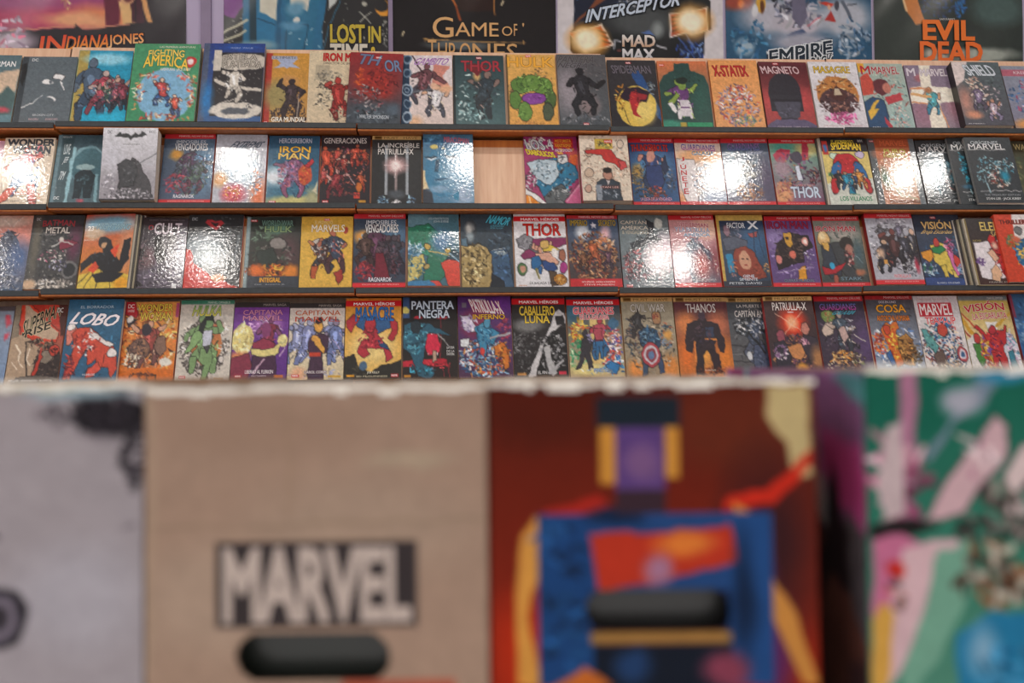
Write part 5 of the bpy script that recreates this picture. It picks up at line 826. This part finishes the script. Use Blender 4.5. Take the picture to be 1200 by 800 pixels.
# box fronts: (left px, right px, top px, distance, ...) in photo pixels; each box is 0.30 m high and 0.39 m long
BOXES = [
 dict(x0=-236, x1=167, top=452, D=.60, yaw=0.0, label='pale grey storage box with dark speckles and a round badge, leftmost in front',
  dsl='''g A49AA0 A8A0A8; b 60 560 60 80 A69CA2; b 90 700 70 60 B0AAB4; b 128 492 34 22 5A525A; s 128 484 42 24 200 6 1E1A20,2A242C; s 66 484 16 14 26 4 3A343C,5A5058; s 155 530 14 44 90 5 1E1A20,3A343C; s 60 480 20 12 10 3 5A5058; l 148 620 160 614 2 6A6068; e 2 722 32 36 2C2830; e 2 722 22 26 7A7080; e 0 722 14 16 3A343C; b 90 462 60 6 98B0BC; b 60 454 90 5 D8C8A8; s -60 640 50 60 40 10 3A343C,6A6068''', hole=None, mat='P'),
 dict(x0=170, x1=571, top=455, D=.60, yaw=0.0, label='brown kraft storage box with black framed MARVEL wordmark above an oval hand hole',
  dsl='''g AA8A76 AC8E7A; b 300 500 120 30 A48470; b 420 620 120 60 AE927E; b 250 700 80 60 B29682; l 340 456 338 600 1 9A7E66; l 180 616 570 612 1.4 98806A; b 480 540 50 10 B49C84; r 252 633 488 733 3A3234; r 400 794 532 808 B85840; l 176 460 174 800 3 B49880
T 263 643 479 724 B8A8A0 b44|MARVEL''', hole=(277, 740, 455, 795), mat='K'),
 dict(x0=574, x1=957, top=448, D=.60, yaw=0.0, label='dark red storage box printed with blue, amber and violet blocks, third from the left',
  dsl='''g 5C1808 C02408; b 640 480 80 40 581606; b 620 760 50 60 C02808; b 860 500 80 50 6A2410; b 900 640 50 90 3A1418; b 890 690 16 60 5A1C5C; b 905 770 20 60 5C2058; p C8B078 900 450 950 450 952 560 930 560 922 520 898 490; p D82410 850 585 900 570 952 528 952 545 905 590 850 600; p B82014 640 596 700 580 715 596 700 612 640 610
p E0983C 612 625 630 604 660 608 640 650 626 690 618 720 630 800 604 800 604 700 610 660; p D08838 860 590 880 600 900 660 930 720 955 800 940 800 900 720 870 650
r 630 600 700 800 14407C; r 846 600 905 800 1A4888; s 660 640 26 30 20 9 0C2040,1C5090; s 660 740 26 50 26 9 0E2444,1C5494; r 694 600 850 690 1C4480; b 720 606 30 10 0C2448; p C83018 690 626 858 616 862 660 700 690; b 800 636 34 14 E87828; b 770 664 14 16 A87090; r 690 690 852 738 181430; r 690 738 856 751 A87838; r 694 751 856 810 101828; b 740 776 20 20 1C3C6C; b 870 700 14 60 0C2448; p D06820 640 800 680 776 716 800 680 812; b 850 784 26 22 8A3850
r 704 500 722 566 D89030; r 780 500 796 560 D89030; r 722 500 780 572 5C3C80; b 752 540 20 20 7C5488; r 700 464 798 500 182430; r 722 572 780 600 3A2430''', hole=(686, 690, 854, 737), mat='P'),
 dict(x0=1017, x1=1404, top=431, D=.60, yaw=0.0, label='green storage box printed with pink rocks and a grey streak, rightmost in front',
  dsl='''g 0C6450 6CA088; b 1080 470 90 40 0C6450; l 1070 432 1062 600 8 B07090; s 1050 560 26 50 40 12 D8A0B0,8A3C60,B06080; p C8B0B4 1046 500 1062 490 1064 600 1040 610 1030 570; p 708498 1084 530 1140 470 1150 436 1180 436 1160 470 1120 500 1090 540; b 1130 470 24 18 A8A8B8; b 1185 440 40 8 2888B0; P D0A8B0 1080 610 1120 550 1150 520 1170 490 1184 500 1178 540 1150 570 1130 600; P D8C0C0 1176 560 1200 520 1230 510 1260 600 1180 600; s 1150 540 20 30 12 8 9A6078,E0C8CC; s 1190 590 40 30 24 12 4A4440,7A746C,1C1A18; p 1C1818 1017 608 1070 606 1100 615 1060 628 1017 626; s 1160 620 50 12 26 10 2A2624,6A6460; p C86890 1020 626 1060 624 1090 640 1060 690 1040 780 1020 800; p D8B0B8 1060 640 1120 624 1130 640 1090 690 1066 760 1030 810 1020 790; p 70A890 1100 640 1140 630 1130 700 1100 760 1060 810 1050 790 1076 720; p D8A040 1018 720 1034 700 1046 720 1036 800 1018 800; e 1050 664 12 10 D02820; s 1050 690 12 22 16 5 3A3430,C06040; s 1170 670 46 36 60 12 7A7468,3A2A20,B0A898,8A5838; p 1878A8 1120 740 1160 712 1300 720 1300 820 1118 820; b 1150 760 16 30 78A8C8; s 1180 780 40 30 20 10 10507C,3C90C0; s 1300 600 90 120 80 20 0C6450,D0A8B0,1878A8''', hole=None, mat='P',
  side='''g 5C5458 4A4450; r -20 -20 120 17 6C98A0; s 50 8 50 10 30 20 C04890,58A0A8,9C6098; b 60 22 50 6 C83078; p A89898 20 24 100 20 100 62 70 60 60 40 20 34; p 2A1C20 10 34 66 34 70 60 60 100 4 100; s 40 60 30 16 30 18 3A2428,6A3C34,241820; p 7C7890 70 62 100 60 100 84 72 84; p B03040 76 90 100 88 100 100 80 100; p 2C2C44 60 84 90 84 90 100 60 100'''),
]
for b in BOXES:
    b['parsed'] = parse(px_ops(b['dsl'], b['x0'], b['x1'], b['top'], b['top'] + (b['x1'] - b['x0']) * 1.45), '.04')

_keys = set()
for _, T in parsed + poster_parsed + [b['parsed'] for b in BOXES]: _keys |= text_keys(T)
prepare_texts(sorted(_keys))

# ---- books again: geometry
LAYER = .0125
lamp_pts = [RINV @ Vector((x, y, CEIL - .015)) for x, y in LAMPS]
group_of = {1: 'comics on the top shelf', 2: 'comics on the second shelf', 3: 'comics on the third shelf', 4: 'comics on the lowest shelf'}
for bi, (row, xl, xr, yt, label, dsl, o) in enumerate(BOOKS):
    t = o.get('t', .012); Lr = o.get('L', 0)
    yb = tier_front(row) + DEPTH
    back = yb - (Lr * LAYER) / math.cos(LEAN)                 # where the back of the book meets the shelf
    n_c = o.get('n', 0); back -= n_c * (t + .0008) / math.cos(LEAN)
    front = back - t / math.cos(LEAN)
    z = TIER_Z[row]
    ybot = TIER_Y[row] + (((xl + xr) / 2 - 600) * (TIER_Y[1] * 0 + (430 - TIER_Y[row]) * .074 / 1200 - math.tan(-ROLL)))
    P0 = Vector((0, front, z))
    a = hit(xl, ybot, P0, UPN); b2 = hit(xr, ybot, P0, UPN)
    c = hit((xl + xr) / 2 + ((500 - (xl + xr) / 2) * .03), yt, P0, UPN)
    W = b2.x - a.x; cx = (a.x + b2.x) / 2
    dz = MOD_DZ[module_of(cx)]
    z += dz
    H = (c.z - z) / math.cos(LEAN)
    if row > 1:
        top_lim = TIER_Z[row - 1] + min(MOD_DZ[module_of(a.x)], MOD_DZ[module_of(b2.x)]) - .0205
        ln_ = math.radians(o.get('ln', 21))
        H = min(H, (top_lim - z - t * math.sin(ln_)) / math.cos(ln_) - .001)
    nx, nz = 60, 84
    if (xl > 1195 or xr < 14): nx, nz = 30, 42
    base = Vector((cx, back, z))
    Mb = Matrix.Translation(base) @ Matrix.Rotation(-LEAN, 4, 'X')
    if 'ry' in o: Mb = Mb @ Matrix.Rotation(math.radians(o['ry']), 4, 'Y') @ Matrix.Translation((0, 0, .5 * W * math.sin(math.radians(abs(o['ry'])))))
    # tilt so that a ceiling lamp is mirrored where the photo shows the glare
    rnd = random.Random(bi)
    if 'gl' in o:
        G = hit(o['gl'][0], o['gl'][1], P0, UPN)
        best = None
        for lp in lamp_pts:
            n = ((-G).normalized() + (lp - G).normalized()).normalized()
            ang = n.angle(UPN)
            if best is None or ang < best[0]: best = (ang, n)
        q = UPN.rotation_difference(best[1])
        if best[0] > math.radians(3.5): q = Quaternion().slerp(q, math.radians(3.5) / best[0])
        R = q.to_matrix().to_4x4()
        Mb = Matrix.Translation(base) @ R @ Matrix.Rotation(-LEAN, 4, 'X')
        print('glare', label[:30], round(math.degrees(best[0]), 1))
        # keep it on the shelf and off the board: lift and shift forward
        low = min((Mb @ Vector((sx * W / 2, 0, 0))).z for sx in (-1, 1)); 
        dmax = max(-(Mb @ Vector((sx * W / 2, 0, hz)) - Vector((0, yb, z - dz + MOD_DZ[module_of(cx)]))).dot(UPN) for sx in (-1, 1) for hz in (0, H))
        Mb = Matrix.Translation(UPN * max(0, dmax - 0) * .85 + Vector((0, 0, max(0, z - low)))) @ Mb
    else:
        def stray(dl):
            n = Vector((0, -math.cos(LEAN + dl), math.sin(LEAN + dl))); m = 9
            for fx in (-.5, -.25, 0, .25, .5):
                for fz in (.02, .25, .5, .75, .98):
                    p = Vector((cx + fx * W, front + fz * H * math.sin(LEAN), z + fz * H * math.cos(LEAN)))
                    for lp in lamp_pts:
                        m = min(m, ((-p).normalized() + (lp - p).normalized()).normalized().angle(n))
            return m
        dl = math.radians(o['ln'] - 21) if 'ln' in o else max((math.radians(q) for q in (0, -.7, -1.4, -2.2, -3, -4)), key=lambda q: min(stray(q), math.radians(2.4)) - abs(q) * .1)
        Mb = Matrix.Translation(base) @ Matrix.Rotation(-dl, 4, 'X') @ Matrix.Translation(-base) @ Mb
        Mb = Mb @ Matrix.Rotation(math.radians(rnd.uniform(-.5, .5)), 4, 'Z')
    # the back edge stands on the shelf
    Mb = Matrix.Translation((0, 0, .0006)) @ Mb
    root = empty('comic_book', RACK @ Mb)
    tag(root, label, 'comic', group_of[row])
    root['label'] = label
    make_binding(W, H, t, o.get('sp', '40404A'), root)
    ops, T = parsed[bi]
    pic = Pic(nx, nz, H / W, 100 + bi * 7).run(ops)
    mat = M_WRAP if o.get('w') else M_GLOSS
    grid(nx, nz, W, H, -t - .0003, 'front_cover', mat, root, lin(pic.I))
    lettering(T, W, H, 'cover_lettering', root, -t - .0003, mat)
    if row == 2 and 'thick light grey' in label: pass
    for j in range(n_c):
        k = j + 1; side = o.get('nd', 1)
        Mc = Mb @ Matrix.Translation((side * .0042 * k + rnd.uniform(-.0006, .0006), k * (t + .0008), 0))
        Mc = Matrix.Translation((0, 0, max(0, z - (Mc @ Vector((0, 0, 0))).z) + .0006)) @ Mc
        rr = empty('comic_book', RACK @ Mc)
        lab = ['copy right behind the ' , 'second copy behind the ', 'third copy behind the ', 'fourth copy behind the ', 'hindmost copy behind the '][j if j < n_c - 1 else 4 if n_c > 1 else 0]
        tag(rr, ' '.join((lab + label.split(',')[0]).split()[:16]), 'comic', group_of[row])
        make_binding(W, H, t, ['C8C0B0', '50504E', 'B0A890', '3C3A3C', 'D8D0C8'][j % 5], rr)

# ---- posters
for k, (x0, x1, label, dsl, _) in enumerate(POSTERS):
    n = Vector((0, 1, 0)); P0 = Vector((0, WALL_Y - .006, 0))
    a = hit(x0, 60, P0, n); b2 = hit(x1, 60, P0, n); tp = hit((x0 + x1) / 2, P_Y0, P0, n); bt = hit((x0 + x1) / 2, P_Y1, P0, n)
    W = b2.x - a.x; H = tp.z - bt.z
    root = empty('wall_poster', RACK @ Matrix.Translation(((a.x + b2.x) / 2, WALL_Y, bt.z)))
    tag(root, label, 'poster', 'posters above the rack')
    nx, nz = 130, 200
    ops, T = poster_parsed[k]
    pic = Pic(nx, nz, H / W, 900 + k * 5, warp=.8).run(ops)
    rs = 40 + k
    pm = M_POSTER if k in (0, 1, 5) else M_POSTER_MATT
    wave = lambda X, Z: .0022 * np.sin(X * 9 + Z * 5 + rs) + .0016 * np.sin(X * 23 - Z * 17 + rs * 2) - .0045
    grid(nx, nz, W, H, 0, 'poster_sheet', pm, root, lin(pic.I), curve=wave)
    lettering(T, W, H, 'poster_lettering', root, -.0088, pm)

# ---- storage boxes on their table
def box_mat(kind): return M_BOXP
table_z = None
BOX_H = .30
for b in BOXES:
    D = b['D']
    # world frame here: the boxes face the camera squarely
    def at(px, py, Y):
        d = ray(px, py); return EYE + d * (Y / d.y)
    L0 = at(b['x0'], 600, D); R0 = at(b['x1'], 600, D); tp = at((b['x0'] + b['x1']) / 2, b['top'], D)
    b['W'] = R0.x - L0.x; b['cx'] = (L0.x + R0.x) / 2; b['z1'] = tp.z
table_z = min(b['z1'] for b in BOXES) - BOX_H
for bi, b in enumerate(BOXES):
    W = b['W']; H = b['z1'] - table_z; D = b['D']; L = .39; th = .0035
    root = empty('storage_box', Matrix.Translation((b['cx'], D, table_z)))
    tag(root, b['label'], 'storage box', 'printed cardboard storage boxes in front')
    full = (b['x1'] - b['x0']) * 1.45 / FPX * D
    nx = 150; nz = int(nx * H / W)
    ops, T = b['parsed']
    sc = full / H                                  # the picture is written for a sheet of height `full`
    pic = Pic(nx, nz, full / W, 700 + bi * 3, warp=1.0)
    pic.V = pic.V / sc; pic.Wv = pic.Wv / sc
    pic.run(ops); pic.I = pic.I * .93
    keep = None
    X, Z = np.meshgrid(np.linspace(-W / 2, W / 2, nx), np.linspace(H, 0, nz))
    # slightly worn, wavy top edge
    if b['hole']:
        hx0, hy0, hx1, hy1 = b['hole']
        q0 = (hx0 - b['x0']) / (b['x1'] - b['x0']) * W - W / 2; q1 = (hx1 - b['x0']) / (b['x1'] - b['x0']) * W - W / 2
        z0 = H - (hy1 - b['top']) / FPX * D; z1 = H - (hy0 - b['top']) / FPX * D
        cyz = (z0 + z1) / 2; rad = (z1 - z0) / 2
        d = np.hypot(np.maximum(np.abs(X - (q0 + q1) / 2) - ((q1 - q0) / 2 - rad), 0), Z - cyz) - rad
        keep = d > 0
    g = grid(nx, nz, W, H, 0, 'front_panel', M_BOXP, root, lin(pic.I), keep=keep)
    md = g.modifiers.new('thickness', 'SOLIDIFY'); md.thickness = th; md.offset = -1
    lt = lettering([dict(t, box=(t['box'][0], t['box'][1] * sc, t['box'][2], t['box'][3] * sc)) for t in T], W, H, 'printed_wordmark', root, 0, M_BOXP, ow=.4)
    km = M_KRAFT if b['mat'] == 'K' else M_KIN
    MB().box(-W / 2, L - th, 0, W / 2, L, H).build('rear_panel', M_KRAFT, root)
    MB().box(W / 2 - th, th, 0, W / 2, L - th, H).build('side_panel', M_KRAFT, root)
    if 'side' in b:
        so, sT = parse(b['side'])
        sp = Pic(60, 60, H / L, 31, warp=2).run(so)
        g2 = grid(60, 60, L - 2 * th, H, 0, 'side_panel', M_BOXP, root, lin(sp.I)[:, ::-1], M=Matrix.Translation((-W / 2, L / 2, 0)) @ Matrix.Rotation(math.radians(-90), 4, 'Z'))
        md = g2.modifiers.new('thickness', 'SOLIDIFY'); md.thickness = th; md.offset = -1
    else:
        MB().box(-W / 2, th, 0, -W / 2 + th, L - th, H).build('side_panel', M_KRAFT, root)
    MB().box(-W / 2 + th, th, 0, W / 2 - th, L - th, th).build('bottom_panel', M_KRAFT, root)
    # torn paper fringe along the front rim
    r = random.Random(50 + bi); F = MB(); x = -W / 2
    while x < W / 2 - .002:
        wd = min(r.uniform(.002, .012), W / 2 - x); h = r.choice((.0015, .002, .003, .0045)) * r.uniform(.6, 1)
        F.box(x, -.0008, H - h, x + wd, th + .0004, H + r.uniform(.0003, .0022)); x += wd
    tag(F.build('torn_rim', M_TORN, root), kind='stuff')
    # one bagged comic right behind the front panel, coloured near-black for the hole's shade
    if b['hole']:
        cr = empty('comic_book', Matrix.Translation((b['cx'], D + .03, table_z + th + .0005)))
        tag(cr, 'comic coloured near-black for shade inside the ' + ('brown kraft' if b['mat'] == 'K' else 'dark red') + ' storage box, seen through its hand hole', 'comic', 'comics inside the storage boxes')
        make_binding(W - .022, .255, .006, '0C120C' if b['mat'] == 'K' else '0C0A0A', cr)

# ---- display table under the boxes
tt = empty('display_table', Matrix.Translation((0, .9, 0)))
tag(tt, 'white laminate table carrying the row of printed storage boxes', 'table')
MB().bevbox(-1.0, -.42, table_z - .03, 1.0, .42, table_z, .004).build('table_top', M_TABLE, tt)
for sx in (-.95, .95):
    for sy in (-.37, .37):
        MB().bevbox(sx - .02, sy - .02, 0, sx + .02, sy + .02, table_z - .03, .004).build('leg', M_STEEL, tt)
